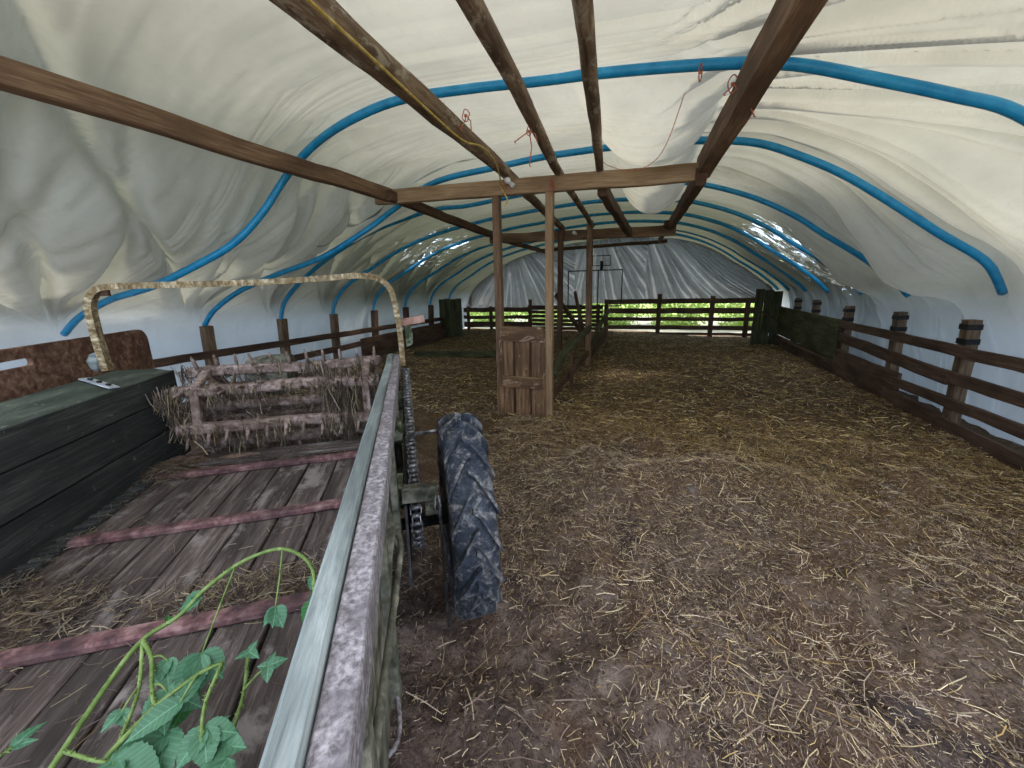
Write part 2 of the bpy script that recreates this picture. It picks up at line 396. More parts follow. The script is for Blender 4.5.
def grid_mesh(X, Y, Z, name, mat, smooth=True, attrs=None, kind='structure', loc=(0, 0, 0)):
    n, m = X.shape
    co_ = np.stack([X, Y, Z], -1).reshape(-1, 3).astype(np.float32)
    idx = np.arange(n*m).reshape(n, m)
    q = np.stack([idx[:-1, :-1], idx[1:, :-1], idx[1:, 1:], idx[:-1, 1:]], -1).reshape(-1, 4)
    me = bpy.data.meshes.new(name); me.vertices.add(n*m); me.vertices.foreach_set('co', co_.ravel())
    me.loops.add(q.size); me.loops.foreach_set('vertex_index', q.ravel().astype(np.int32))
    me.polygons.add(len(q)); me.polygons.foreach_set('loop_start', (np.arange(len(q))*4).astype(np.int32))
    me.polygons.foreach_set('loop_total', np.full(len(q), 4, np.int32)); me.polygons.foreach_set('use_smooth', np.full(len(q), smooth))
    me.update(calc_edges=True); me.validate()
    for k, (typ, a) in (attrs or {}).items():
        at = me.attributes.new(k, typ, 'POINT'); at.data.foreach_set('vector' if typ == 'FLOAT_VECTOR' else 'value', a.astype(np.float32).ravel())
    me.materials.append(M[mat]); o = bpy.data.objects.new(name, me); COL.objects.link(o)
    if kind: o['kind'] = kind
    return o
xs = np.concatenate([np.linspace(FX0, -1.7, 70, endpoint=False), np.linspace(-1.7, 3.1, 400), np.linspace(3.15, FX1, 6)])
ys = np.concatenate([np.linspace(FY0, .3, 30, endpoint=False), np.linspace(.3, 4.6, 380, endpoint=False), np.linspace(4.6, FY1, 220)])
X, Y = np.meshgrid(xs, ys, indexing='ij')
grid_mesh(X, Y, floor_h(X, Y), 'floor', 'floor')
b = MB(); b.add([(-40, -30, -.16), (40, -30, -.16), (40, 50, -.16), (-40, 50, -.16)], [(0, 1, 2, 3)])
b.build('ground', 'grass', kind='structure')

def fh(x, y): return float(floor_h(x, y))

# ------------------------------------------------------------------ straw (stuff)
def straw_mesh(name, P, ang, tilt, L, W, col, parent=None, bend=None, mat='straw'):
    n = len(P)
    dx = np.cos(ang)*np.cos(tilt); dy = np.sin(ang)*np.cos(tilt); dz = np.sin(tilt)
    D = np.stack([dx, dy, dz], -1); S = np.stack([-np.sin(ang), np.cos(ang), np.zeros(n)], -1)
    roll = RS.uniform(-.9, .9, n); U = np.cross(D, S)
    S2 = S*np.cos(roll)[:, None]+U*np.sin(roll)[:, None]
    bd = (RS.uniform(-.12, .12, n) if bend is None else bend)
    vs = []
    for k, t in enumerate((-.5, 0, .5)):
        c = P+D*(L*t)[:, None]+(S*(bd*L*(.25-t*t)*4)[:, None])
        vs += [c-S2*W[:, None]/2, c+S2*W[:, None]/2]
    vs = np.stack(vs, 1).reshape(-1, 3)
    b = (np.arange(n)*6)[:, None]
    q = np.concatenate([b+np.array([0, 1, 3, 2]), b+np.array([2, 3, 5, 4])], 1).reshape(-1, 4)
    me = bpy.data.meshes.new(name); me.vertices.add(len(vs)); me.vertices.foreach_set('co', vs.astype(np.float32).ravel())
    me.loops.add(q.size); me.loops.foreach_set('vertex_index', q.ravel().astype(np.int32))
    me.polygons.add(len(q)); me.polygons.foreach_set('loop_start', (np.arange(len(q))*4).astype(np.int32)); me.polygons.foreach_set('loop_total', np.full(len(q), 4, np.int32))
    me.update(calc_edges=True); me.validate()
    at = me.attributes.new('tint', 'FLOAT_COLOR', 'POINT'); c4 = np.ones((n, 6, 4), np.float32); c4[:, :, :3] = col[:, None, :]
    at.data.foreach_set('color', c4.ravel())
    me.materials.append(M[mat]); o = bpy.data.objects.new(name, me); COL.objects.link(o)
    return o
PAL_GOLD = np.array([(.38, .26, .10), (.26, .165, .062), (.18, .11, .042), (.55, .42, .20), (.12, .07, .03), (.15, .09, .04)])
PAL_DULL = np.array([(.34, .26, .19), (.22, .15, .12), (.14, .095, .08), (.50, .41, .29), (.09, .06, .052), (.17, .12, .10), (.56, .45, .27)])
def straw_cols(n, gold):
    a = PAL_GOLD[RS.randint(0, len(PAL_GOLD), n)]; b = PAL_DULL[RS.randint(0, len(PAL_DULL), n)]
    pick = (RS.rand(n) < gold)[:, None]
    return np.where(pick, a, b)*RS.uniform(.8, 1.7, n)[:, None]
def scatter_floor(n, x0, x1, y0, y1, l0, l1, w0, w1, power=1.):
    x = RS.uniform(x0, x1, n); y = y0+(y1-y0)*RS.rand(n)**power
    bare = fbm(x*1.1, y*1.1, 3, 9)+.9*np.exp(-(((x+.95)/.65)**2+((y-1.5)/1.1)**2))
    keep = RS.rand(n) > np.clip(bare*.9-.15, 0, .7)*np.clip((5-y)/2, 0, 1)
    x, y = x[keep], y[keep]; n = len(x)
    gold = np.clip((y+.35*x-2.6+n2(x*.9, y*.9, 3)*.8)/2.4, .10, .85)
    L = RS.uniform(l0, l1, n)*RS.uniform(.6, 1.1, n); tilt = RS.normal(0, .16, n)
    z = floor_h(x, y)+.006+np.abs(np.sin(tilt))*L*.35+RS.uniform(0, .012, n)
    base = n2(x*1.3, y*1.3, 21)*2.5
    ang = base+RS.normal(0, .9, n)
    return np.stack([x, y, z], -1), ang, tilt, L, RS.uniform(w0, w1, n), straw_cols(n, gold)
parts = [scatter_floor(130000, -1.75, 3.05, .3, 4.8, .006, .032, .0014, .0030, .8), scatter_floor(70000, -1.7, 3.05, .3, 5.2, .012, .07, .0016, .0036, .85),
         scatter_floor(9000, -1.5, 3.0, .4, 4.6, .07, .18, .0025, .0045, .8),
         scatter_floor(60000, -6.2, 3.05, 4.4, 13.4, .04, .13, .004, .009, 1.25)]
cat_ = [np.concatenate([p[i] for p in parts]) for i in range(6)]
o = straw_mesh('bedding_straw', *cat_)
tag(o, 'loose golden and brown straw strewn over the whole barn floor', 'straw', kind='stuff')

# ------------------------------------------------------------------ hoops + ceiling sheet
H1 = [(-6.62, -.2, 2.65), (-6.58, .7, 2.68), (-6.5, 1.18, 2.71), (-6.2, 1.37, 2.75), (-5.66, 1.56, 2.8), (-5.03, 1.68, 2.85), (-4.5, 1.86, 2.95), (-4.1, 2.09, 3.14), (-3.85, 2.40, 3.33),
      (-3.60, 2.77, 3.48), (-3.18, 2.975, 3.44), (-2.63, 3.06, 3.3), (-2.1, 3.14, 3.3), (-1.46, 3.12, 3.3), (-.89, 3.08, 3.3), (-.52, 3.06, 3.3), (-.05, 3.02, 3.3), (.41, 2.98, 3.33),
      (.78, 2.92, 3.36), (1.24, 2.80, 3.45), (1.65, 2.68, 3.52), (2.03, 2.55, 3.6), (2.55, 2.2, 3.72), (2.98, 1.75, 3.9), (3.2, 1.3, 4.05), (3.3, .9, 4.12), (3.34, .4, 4.14), (3.36, -.2, 4.14)]
H2 = [(-6.62, -.2, 4.25), (-6.58, .7, 4.28), (-6.5, 1.13, 4.29), (-6.3, 1.36, 4.35), (-5.77, 1.63, 4.4), (-5.15, 1.84, 4.5), (-4.65, 1.98, 4.6), (-4.26, 2.11, 4.65), (-3.68, 2.42, 4.8),
      (-3.43, 2.745, 5.17), (-2.96, 2.92, 5.1), (-2.5, 2.96, 4.95), (-1.97, 3.0, 4.95), (-1.34, 3.05, 4.95), (-.89, 3.06, 4.95), (-.5, 3.06, 4.95), (0, 3.04, 4.95), (.5, 3.0, 4.95),
      (.9, 2.92, 4.95), (1.25, 2.77, 4.95), (1.59, 2.59, 4.95), (1.94, 2.36, 4.96), (2.44, 2.0, 4.98), (2.86, 1.73, 5.05), (3.15, 1.45, 5.25), (3.3, 1.1, 5.45), (3.34, .5, 5.5), (3.36, -.2, 5.5)]
H3 = [(-6.62, -.2, 0), (-6.6, .7, 0), (-6.5, 1.1, 0), (-6.42, 1.4, .06), (-6.15, 1.72, .16), (-5.7, 2.0, .3), (-5.2, 2.3, .45), (-4.7, 2.52, .55), (-4.1, 2.7, .65), (-3.5, 2.82, .72), (-3.0, 2.9, .75), (-2.5, 2.95, .77), (-2., 3.0, .79),
      (-1.4, 3.04, .8), (-.9, 3.05, .82), (-.5, 3.04, .84), (0, 3.0, .86), (.5, 2.93, .9), (.95, 2.8, .94), (1.35, 2.64, .98), (1.75, 2.42, 1.0), (2.1, 2.18, 1.03), (2.5, 1.92, 1.06), (2.9, 1.62, 1.1), (3.15, 1.38, 1.13), (3.3, 1.05, 1.15), (3.34, .5, 1.16), (3.36, -.2, 1.16)]
NH = len(H1)
def hoop(k):
    """control curve of hoop k (1 = nearest); 0 and -1 run on behind the camera"""
    if k <= 0: return np.array([(x, z+(.04*(1-k) if 3 < i < NH-4 else 0), y-1.5*(1-k)) for i, (x, z, y) in enumerate(H1)])
    if k == 1: return np.array(H1)
    if k == 2: return np.array(H2)
    y0 = [5.65, 6.95, 8.3, 9.66, 11.0, 12.2, 14.3][k-3]
    sh = [1, 1, 1, .9, .8, .55, 0.][k-3]
    a = np.array([(x, z, y0+y*sh) for x, z, y in H3])
    if k == 3: a[5:10, 1] += .07
    return a
KH = {k: hoop(k) for k in range(-2, 10)}
def cr_spline(P, n):
    """Catmull-Rom through control points, n samples"""
    P = np.asarray(P); m = len(P); t = np.linspace(0, m-1, n); i = np.clip(np.floor(t).astype(int), 0, m-2); f = (t-i)[:, None]
    p0 = P[np.clip(i-1, 0, m-1)]; p1 = P[i]; p2 = P[i+1]; p3 = P[np.clip(i+2, 0, m-1)]
    return .5*((2*p1)+(-p0+p2)*f+(2*p0-5*p1+4*p2-p3)*f*f+(-p0+3*p1-3*p2+p3)*f**3)
NS = 420
S = {k: cr_spline(KH[k], NS) for k in KH}
tt = np.concatenate([np.linspace(-1.35, .6, 80, endpoint=False), np.linspace(.6, 3.2, 430, endpoint=False), np.linspace(3.2, 8.98, 400)])
NT = len(tt)
G = np.zeros((NS, NT, 3))
for j, t in enumerate(tt):
    k = int(math.floor(t)); k = min(max(k, -2), 8); f = t-k
    G[:, j] = S[k]*(1-f)+S[k+1]*f
Gx, Gz, Gy = G[..., 0], G[..., 1], G[..., 2]
s01 = np.linspace(0, NH-1, NS)[:, None]*np.ones((1, NT)); tg = np.ones((NS, 1))*tt[None, :]
# normals pointing inward (numerically)
P3 = np.stack([Gx, Gy, Gz], -1)
ds = np.gradient(P3, axis=0); dt = np.gradient(P3, axis=1)
N = np.cross(ds, dt); N /= np.linalg.norm(N, axis=-1, keepdims=True)+1e-9
ctr = np.array([-1.5, 0, 1.2]); inward = (ctr[None, None]-P3)*np.array([1, 0, 1])
sg = np.sign((N*inward).sum(-1, keepdims=True)); N = N*sg
fr = tg-np.floor(tg)
sag = np.sin(PI*fr)
edge = np.clip(s01/4, 0, 1)*np.clip((NH-1-s01)/4, 0, 1)
side_l = np.clip((11.5-s01)/3, 0, 1); side_r = np.clip((s01-17)/4, 0, 1)
disp = -.045+.07*sag*edge                      # sheet lies just outside the pipes, slack between them
# long folds roughly along the hoops, splaying on the right
def ridge(a): return (1-np.abs(a))**2.2
w = n2(s01*.35, tg*1.4, 31)*.5
q = tg*9+w+(s01-15)*.10*(fr-.4)*3
fold = .095*ridge(n2(q, s01*.055, 41))**1.8+.065*ridge(n2(q*2.1+3, s01*.09, 42))**1.6+.032*ridge(n2(q*4.5, s01*.14, 43))**1.4
top = 1-side_l
calm = np.clip(.35+.9*(n2(tg*.9, s01*.15, 50)+.5), .3, 1.3)
RW = np.clip((s01-15.5)/2.5, 0, 1)*np.clip((7.2-Gy)/1.5, 0, 1); RW = RW*RW*(3-2*RW)
disp = disp-fold*top*calm*(.55+.9*side_r)*(1-RW)*np.clip(1.4-.1*tg, .5, 1.3)
# fans of creases running up from the foot of each hoop on the left
arc = np.cumsum(np.concatenate([np.zeros((1, NT)), np.linalg.norm(np.diff(P3, axis=0), axis=-1)], 0), 0)
foot = arc[int(2*(NS-1)/(NH-1))][None, :]
La = np.maximum(arc-foot+.15, .05)
fan = 0
for k in range(0, 10):
    dY = (tg-k)*1.45; ang = np.arctan2(dY+La*.0, La)
    wk = np.exp(-((tg-k)/.55)**2)
    cre = ridge(n1(ang*15, 60+k))**2.0+.6*ridge(n1(ang*33, 80+k))**2+.3*ridge(n1(ang*60, 90+k))**1.5
    fan = fan+wk*cre
fan = fan*np.clip(La/.8, 0, 1)*(.035)
i2 = int(2*(NS-1)/(NH-1)); rs_ = np.random.RandomState(5); grv = 0
for k in range(0, 8):
    fy = float(np.interp(k, tt, Gy[i2])) if k >= -1 else 0
    for a_ in (-.62, -.42, -.30, -.19, -.09, .0, .10, .21):
        a2 = a_+rs_.uniform(-.05, .05); dlt = Gy-fy-math.tan(a2)*La-.012*n1(La*.6, k*7+11)*La; wd = .014+.012*La
        far_ = 5.5 if (a_ < -.6 and k == 2) else min(rs_.uniform(2.6, 5.5), 1.1/max(abs(a_), .15)+.6); prof_ = np.exp(-(np.abs(dlt)/wd)**1.4)
        grv = grv+rs_.uniform(.5, 1.2)*prof_*np.clip(La/.5, 0, 1)*np.clip((far_-La)/1.2, 0, 1)
fan = fan+.19*grv
disp = disp-fan*np.clip((15-s01)/3, 0, 1)*np.clip((s01-2)/1.2, 0, 1)
# long pleats running out from the right purlin where the tie beam meets it
ip = int(15.5*(NS-1)/(NH-1)); Lr = np.maximum(arc-arc[ip][None, :], 0)+2.6; cf = (Gy-4.9)/Lr+.012*n1(Lr*.7, 3)
pl = ridge(n1(cf*13, 7))**2.2+.75*ridge(n1(cf*29, 8))**2.4+.3*ridge(n1(cf*61, 9))**2
disp = disp-.21*pl*RW*np.clip((24-s01)/2, 0, 1)*(.75+.5*n1(s01*.35, 77))
disp = disp+.035*fbm(Gy*.9, s01*.25, 2, 70)*edge
# right skirt: loose crumpled cloth below eave level
sk = np.clip((s01-(NH-7))/2, 0, 1)
disp = disp+sk*(.07*fbm(Gy*2.2, s01*.5, 4, 75)+.03*np.sin(Gy*14+s01*.8)-.05)
skl = np.clip((3.2-s01)/1.5, 0, 1)
disp = disp+skl*(.05*fbm(Gy*2.2, s01*.5, 4, 76)+.012*np.sin(Gy*11+s01)-.05)
# broad slack fold bulging inwards along the right eave between pipes
amp_ = np.interp(tg, [0, 1, 1.5, 2.0, 2.5, 3.0, 3.5, 4.0, 4.5, 5, 5.5, 9], [0, .0, .20, .02, .34, .02, .20, .0, .12, .0, .05, 0])
disp = disp+amp_*np.exp(-((s01-22.4)/1.5)**2)+.16*np.exp(-((s01-24.6)/.8)**2-((tg-1.85)/.35)**2)
P3 = P3+N*disp[..., None]
# the slack belly between the middle logs
bw_ = np.interp(P3[..., 1], [3.4, 4.2, 4.6, 4.7, 5.6], [.58, .48, .42, .44, .42]); bx = np.clip(1-((P3[..., 0]+.10)/bw_)**2, 0, 1)
def belly(y0, y1, dep, skew=1.0):
    u_ = np.clip((P3[..., 1]-y0)/(y1-y0), 0, 1); return dep*np.sin(PI*u_**skew)**.8
top_mask = (s01 > 9)
P3[..., 2] -= top_mask*(bx**.6)*(belly(3.36, 4.60, .37, 1.7)+belly(4.74, 6.8, .54, 1.0)+belly(6.95, 8.2, .12))
y_, s_ = P3[..., 1], s01
wear = .72+np.zeros_like(y_)
wear = wear+.42*np.exp(-((y_-8.8)/1.7)**2)*np.clip((s_-18)/2, 0, 1)*np.clip((25-s_)/1.5, 0, 1)
wear = wear+.34*np.exp(-((y_-8.6)/1.8)**2)*np.clip((s_-4.5)/1, 0, 1)*np.clip((9.5-s_)/2, 0, 1)
st = np.stack([s01*.35, Gy*1.0, np.zeros_like(Gy)], -1)
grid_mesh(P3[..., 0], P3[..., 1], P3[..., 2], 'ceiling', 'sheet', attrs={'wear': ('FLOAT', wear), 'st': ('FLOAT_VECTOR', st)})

HL = ['blue hoop pipe nearest the camera, crossing the ceiling in front of the lit tie beam', 'second blue hoop pipe from the front, its left foot behind the manure spreader guard',
      'third blue hoop pipe from the front, just behind the lit tie beam', 'fourth blue hoop pipe from the front, on the post beside the solid boards',
      'fifth blue hoop pipe from the front, passing over the second tie beam', 'sixth blue hoop pipe from the front, behind the second tie beam',
      'seventh blue hoop pipe from the front, near the dark rear sheet', 'last blue hoop pipe, closest to the grey back sheet']
for k in range(1, 9):
    c = cr_spline(KH[k][2:-3], 110); pts = [(a[0], a[2], a[1]) for a in c]
    b = MB(); b.tube(pts, .036 if k < 3 else .034, 12)
    b.build('hoop_pipe', 'pipe', label=HL[k-1], cat='pipe', group='blue hoop pipes under the sheet')

# ------------------------------------------------------------------ back sheet
xs = np.linspace(-7.0, 3.7, 340); zf = np.linspace(0, 1, 90)
c9 = cr_spline(np.array(KH[9]), 400); o_ = np.argsort(c9[:, 0]); topz = np.interp(xs, c9[o_, 0], c9[o_, 1])
X, U = np.meshgrid(xs, zf, indexing='ij'); TZ = np.maximum(topz[:, None]+.28, 1.2)*np.ones_like(U)
zb = np.interp(X, [-6.7, -3, -2, 3.3], [.74, .80, 1.02, 1.02])+.03*n2(X*2, X*0+3, 5)
Z = zb+(TZ-zb)*U
cx = np.where(X < -2.6, -4.9, np.where(X < -.3, -1.9, -.6)); fanx = (X-cx)/(.35+1.2*(1-U))
Yb = 13.90+.19*ridge(n2(fanx*5, U*.7, 12))+.10*ridge(n2(fanx*11, U*1.2, 14))+.03*fbm(X*2.5, Z*2.5, 4, 15)
grid_mesh(X, Yb, Z, 'wall_back', 'backsheet')

# ------------------------------------------------------------------ roof timbers
def timber(name, p0, p1, w, h, mat, label, cat, jit=.01, group=None, bend=None):
    b = MB(); b.plank(p0, p1, w, h, jit=jit, bend=bend, bev=.01); return b.build(name, mat, label=label, cat=cat, group=group)
def log(name, pts, r, mat, label, group=None):
    c = cr_spline(np.array([(p[0], p[1], p[2], rr) for p, rr in zip(pts, r)]), 26)
    b = MB(); b.tube([tuple(a[:3]) for a in c], [a[3] for a in c], 12, lump=.22)
    return b.build(name, mat, label=label, cat='roof timber', group=group)
timber('tie_beam', (-3.42, 4.67, 2.745), (.42, 4.67, 2.65), .09, .165, 'beam', 'pale lit tie beam resting on the two hatch posts', 'roof timber', .012)
timber('tie_beam', (-3.3, 8.2, 2.585), (.30, 8.2, 2.53), .10, .18, 'sawn', 'brown second tie beam with a white bulb on it, behind the lit one', 'roof timber', .012)
timber('tie_beam', (-3.45, 12.4, 2.66), (.25, 12.4, 2.74), .08, .09, 'sawn_dk', 'thin dark rearmost tie beam in front of the grey back sheet', 'roof timber', .012)
timber('side_purlin', (-3.36, .9, 2.76), (-3.2, 4.75, 2.75), .10, .15, 'sawn', 'long dark sawn purlin crossing the left of the ceiling from the front', 'roof timber', .012)
timber('side_purlin', (-3.14, 4.5, 2.72), (-3.22, 8.3, 2.64), .09, .12, 'sawn_dk', 'left sawn purlin between the lit and the second tie beam', 'roof timber', .012)
timber('side_purlin', (-3.18, 8.0, 2.6), (-3.2, 12.6, 2.62), .08, .10, 'sawn_dk', 'left sawn purlin between the second and rearmost tie beams', 'roof timber', .012)
timber('side_purlin', (.64, .9, 2.88), (.39, 4.78, 2.72), .13, .20, 'sawn', 'thick right purlin of brown sawn timber running forward over the straw', 'roof timber', .012)
timber('side_purlin', (.36, 4.6, 2.60), (.20, 8.4, 2.62), .10, .16, 'sawn_dk', 'right sawn purlin between the lit and the second tie beam', 'roof timber', .012)
timber('side_purlin', (.14, 8.0, 2.62), (.05, 12.6, 2.76), .09, .12, 'sawn_dk', 'right sawn purlin between the second and rearmost tie beams', 'roof timber', .012)
log('log_purlin', [(-1.52, .8, 2.86), (-1.55, 2.4, 2.84), (-1.62, 4.5, 2.83), (-1.7, 6.3, 2.76), (-1.78, 8.3, 2.70)], [.098, .08, .064, .058, .05], 'bark', 'thick bark-covered log purlin carrying the yellow rope')
log('log_purlin', [(-.80, 1.2, 2.84), (-.9, 2.8, 2.83), (-1.05, 4.55, 2.80), (-1.12, 6.3, 2.76), (-1.2, 8.3, 2.72)], [.055, .052, .046, .042, .04], 'bark', 'thin bark-covered log purlin between the roped log and the sagging sheet')
log('log_purlin', [(-.33, 1.5, 2.86), (-.46, 3.0, 2.84), (-.62, 4.7, 2.78)], [.048, .046, .040], 'bark', 'short peeling log purlin at the left edge of the sagging white sheet')
timber('log_purlin', (-.60, 4.75, 2.60), (-.50, 8.1, 2.52), .10, .13, 'sawn_dk', 'dark heavy timber running back from the lit tie beam beneath the sheet', 'roof timber', .02)

# ------------------------------------------------------------------ hatch and middle posts
t = empty('stall_hatch', (-1.46, 4.64, 0), 'brown boarded stall hatch between two tall posts under the lit tie beam', 'hatch')
for x, lb in ((-1.80, None), (-1.165, None)):
    b = MB(); b.plank((x, 4.68, -.05), (x+.01, 4.68, 2.66), .085, .09, up=(0, 1, 0), jit=.006, bev=.005); b.build('post', 'sawn' if x < -1.5 else 'beam', t)
b = MB()
for i, (x, w) in enumerate(((-1.685, .155), (-1.485, .18), (-1.285, .16))):
    b.plank((x, 4.62, .02), (x, 4.62, 1.08), w, .022, up=(0, 1, 0), jit=.002, bev=.003)
b.build('board_panel', 'gate', t)
b = MB(); b.plank((-1.485, 4.655, .03), (-1.485, 4.655, 1.06), .55, .02, up=(0, 1, 0)); b.build('backing_board', 'sawn_dk', t)
for z0, z1 in ((.96, 1.14), (.38, .53)):
    b = MB(); b.plank((-1.745, 4.596, (z0+z1)/2), (-1.215, 4.596, (z0+z1)/2-.01), .026, z1-z0, jit=.004, bev=.004); b.build('crosspiece', 'gate', t)
for x in (-1.755, -1.222):
    b = MB(); b.plank((x, 4.60, .03), (x, 4.60, 1.0), .05, .03, up=(0, 1, 0), jit=.003, bev=.004); b.build('edge_strip', 'gate', t)

timber('roof_post', (-1.79, 8.08, 0), (-1.78, 8.08, 2.66), .10, .10, 'sawn_dk', 'dark roof post left of the leaning poles, below the second tie beam', 'post', .01)
timber('roof_post', (-1.20, 8.08, -.03), (-1.22, 8.08, 2.78), .11, .11, 'sawn', 'brown roof post at the end of the pole rail below the second tie beam', 'post', .01)
timber('roof_post', (-1.33, 12.3, 0), (-1.33, 12.3, 2.72), .10, .10, 'sawn_dk', 'dark slim roof post in front of the black metal frame', 'post', .01)

t = empty('divider_rail', (-1.15, 6.7, 0), 'bent greenish pole rail running back from the hatch to the brown roof post', 'fence')
b = MB(); c = cr_spline(np.array([(-1.15, 4.80, .50), (-1.15, 5.3, .66), (-1.15, 6.2, .74), (-1.16, 7.2, .76), (-1.17, 8.0, .78)]), 20); b.plank_path = None
b.tube([tuple(a) for a in c], .055, 8, lump=.15); b.build('rail', 'green', t)
b = MB(); b.plank((-1.12, 5.9, 0), (-1.12, 5.9, .66), .05, .05, up=(0, 1, 0), jit=.006); b.build('post', 'sawn_dk', t)
b = MB(); b.plank((-1.19, 4.85, .22), (-1.19, 8.0, .28), .03, .12, jit=.01); b.build('board', 'sawn_dk', t)
t = empty('divider_rail', (-1.2, 10.2, 0), 'rear greenish pole rail between the brown roof post and the black metal frame', 'fence')
b = MB(); c = cr_spline(np.array([(-1.17, 8.6, .42), (-1.15, 9.2, .66), (-1.16, 10.4, .80), (-1.2, 11.9, .88)]), 16); b.tube([tuple(a) for a in c], .05, 8, lump=.15); b.build('rail', 'green', t)
b = MB(); b.plank((-1.22, 8.3, .25), (-1.25, 12.2, .3), .03, .4, jit=.01); b.build('board', 'sawn_dk', t)
for (p0, p1, w_, lb) in (((-2.6, 11.2, 1.36), (-1.45, 10.2, .1), .12, 'long dark board leaning across behind the middle posts'), ((-2.1, 11.4, 1.42), (-1.6, 10.4, .12), .14, 'short wide dark board leaning steeply behind the middle posts')):
    b = MB(); b.plank(p0, p1, .05, w_, jit=.01); b.build('leaning_board', 'sawn_dk', label=lb, cat='board')

# sleeper lying on the straw
timber('floor_sleeper', (-5.4, 8.3, .07), (-3.1, 8.75, .09), .16, .13, 'green', 'low mossy timber lying on the straw behind the spreader', 'timber', .02)

# ------------------------------------------------------------------ fences
def fence_post(parent, x, y, h, lean, w=.16, mat='post', straps=True):
    b = MB(); b.plank((x, y, -.05), (x+lean, y, h), w*.8, w, up=(0, 1, 0), jit=.01, bev=.012, seg=6); p = b.build('post', mat, parent)
    if straps:
        for z in (h-.07, h-.22):
            b = MB(); X_ = x+lean*z/h; e_ = w*.5+.008
            b.plank((X_, y, z-.028), (X_+lean*.04, y, z+.028), w*.8+.016, w+.016, up=(0, 1, 0), bev=.01, seg=1); b.build('strap', 'tape', p)
XR = 3.02
t = empty('rail_fence', (XR, 6.2, 0), 'dark railed fence along the right side with strapped posts', 'fence')
for y in (4.12, 5.49, 6.79, 8.33, 9.81, 10.96): fence_post(t, XR+.125, y, 1.17+(.05 if y > 8.5 else 0), -.03, w=.135)
def rail(parent, p0, p1, h, th=.045, mat='rail', jit=.012, name='rail'):
    b = MB(); b.plank(p0, p1, th, h, jit=jit, bev=.006); return b.build(name, mat, parent)
rail(t, (XR, 2.6, .83), (XR, 8.55, .88), .115, name='rail')
rail(t, (XR, 2.6, .57), (XR, 5.6, .57), .12)
rail(t, (XR-.01, 5.45, .56), (XR, 8.4, .66), .15)
rail(t, (XR, 2.6, .33), (XR, 6.5, .30), .11)
rail(t, (XR, 2.6, .0), (XR, 5.45, .04), .20); rail(t, (XR, 5.4, .05), (XR, 6.6, .09), .22)
b = MB(); b.plank((XR+.01, 6.35, .20), (XR+.01, 8.35, .23), .04, .44, jit=.008); b.build('solid_board', 'rail', t)
t = empty('board_wall', (XR, 10, 0), 'long mossy green board barrier at the rear right', 'board')
b = MB(); b.plank((XR-.02, 8.3, .61), (XR-.02, 11.85, .65), .04, .68, jit=.012); b.build('upper_board', 'green', t)
b = MB(); b.plank((XR, 8.3, .13), (XR, 11.85, .14), .04, .26, jit=.012); b.build('lower_board', 'rail', t)
b = MB(); b.plank((XR-.05, 8.35, .20), (XR-.05, 11.8, .26), .06, .06, jit=.02); b.build('bottom_rail', 'rail', t)
b = MB(); b.plank((XR+.07, 8.4, 0), (XR+.07, 8.4, .9), .09, .09, up=(0, 1, 0)); b.build('post', 'rail', t)
t = empty('end_board', (2.75, 11.9, 0), 'tall mossy green end board at the rear right corner', 'board')
for i in range(3):
    b = MB(); b.plank((2.54+i*.2, 11.9+.006*i, -.03), (2.54+i*.2, 11.9, 1.42-.03*i), .195, .035, up=(0, 1, 0), jit=.008); b.build('board', 'green', t)
b = MB(); b.tube([(2.46, 11.84, .92), (2.7, 11.80, .80), (2.98, 11.78, .58), (3.0, 11.78, .1)], .03, 7, lump=.2); b.build('branch', 'rail', t)
t = empty('end_board', (-6.1, 11.6, 0), 'tall mossy green end board at the rear left corner', 'board')
for i in range(4):
    b = MB(); b.plank((-6.42+i*.2, 11.6, -.03), (-6.42+i*.2, 11.6, 1.27+.02*(i % 2)), .195, .035, up=(0, 1, 0), jit=.008); b.build('board', 'green', t)

t = empty('rail_fence', (-6.42, 7, 0), 'dark two-rail fence along the left side beneath the hoop feet', 'fence')
for y in (4.29, 5.65, 6.95, 8.3, 9.66, 11.0): fence_post(t, -6.52, y, 1.12, .05, w=.15, mat='rail' if y > 8 else 'post', straps=False)
rail(t, (-6.40, 1.6, .70), (-6.40, 11.6, .66), .115)
rail(t, (-6.40, 4.4, .36), (-6.40, 11.6, .44), .12)
b = MB(); b.plank((-6.38, 7.6, .26), (-6.38, 11.6, .30), .04, .5, jit=.01); b.build('solid_board', 'rail', t)

YB = 13.55
t = empty('rail_fence', (.7, YB, 0), 'dark back fence right of the middle posts with daylight between its rails', 'fence')
for z0, z1 in ((1.0, 1.15), (.70, .87), (.47, .585), (.205, .335), (.04, .12)): rail(t, (-1.5, YB, (z0+z1)/2-.01), (2.95, YB, (z0+z1)/2), z1-z0, .035, 'rail', .02)
for x, h in ((.16, 1.3), (1.66, 1.22), (2.6, 1.1), (-1.45, 1.15)):
    b = MB(); b.plank((x, YB-.05, 0), (x, YB-.05, h), .13, .07, up=(0, 1, 0), jit=.008); b.build('post', 'rail', t)
t = empty('rail_fence', (-5.5, YB, 0), 'dark back fence section at the far left below the grey sheet', 'fence')
for z0, z1 in ((.74, .90), (.50, .62), (.20, .40)): rail(t, (-6.6, YB, (z0+z1)/2), (-4.0, YB, (z0+z1)/2+.01), z1-z0, .035, 'rail', .02)
for x in (-6.4, -5.5): 
    b = MB(); b.plank((x, YB-.05, 0), (x, YB-.05, .95), .1, .07, up=(0, 1, 0)); b.build('post', 'rail', t)
t = empty('slatted_hurdle', (-2.8, YB-.1, 0), 'closely slatted dark hurdle seen between the hatch posts at the back', 'fence')
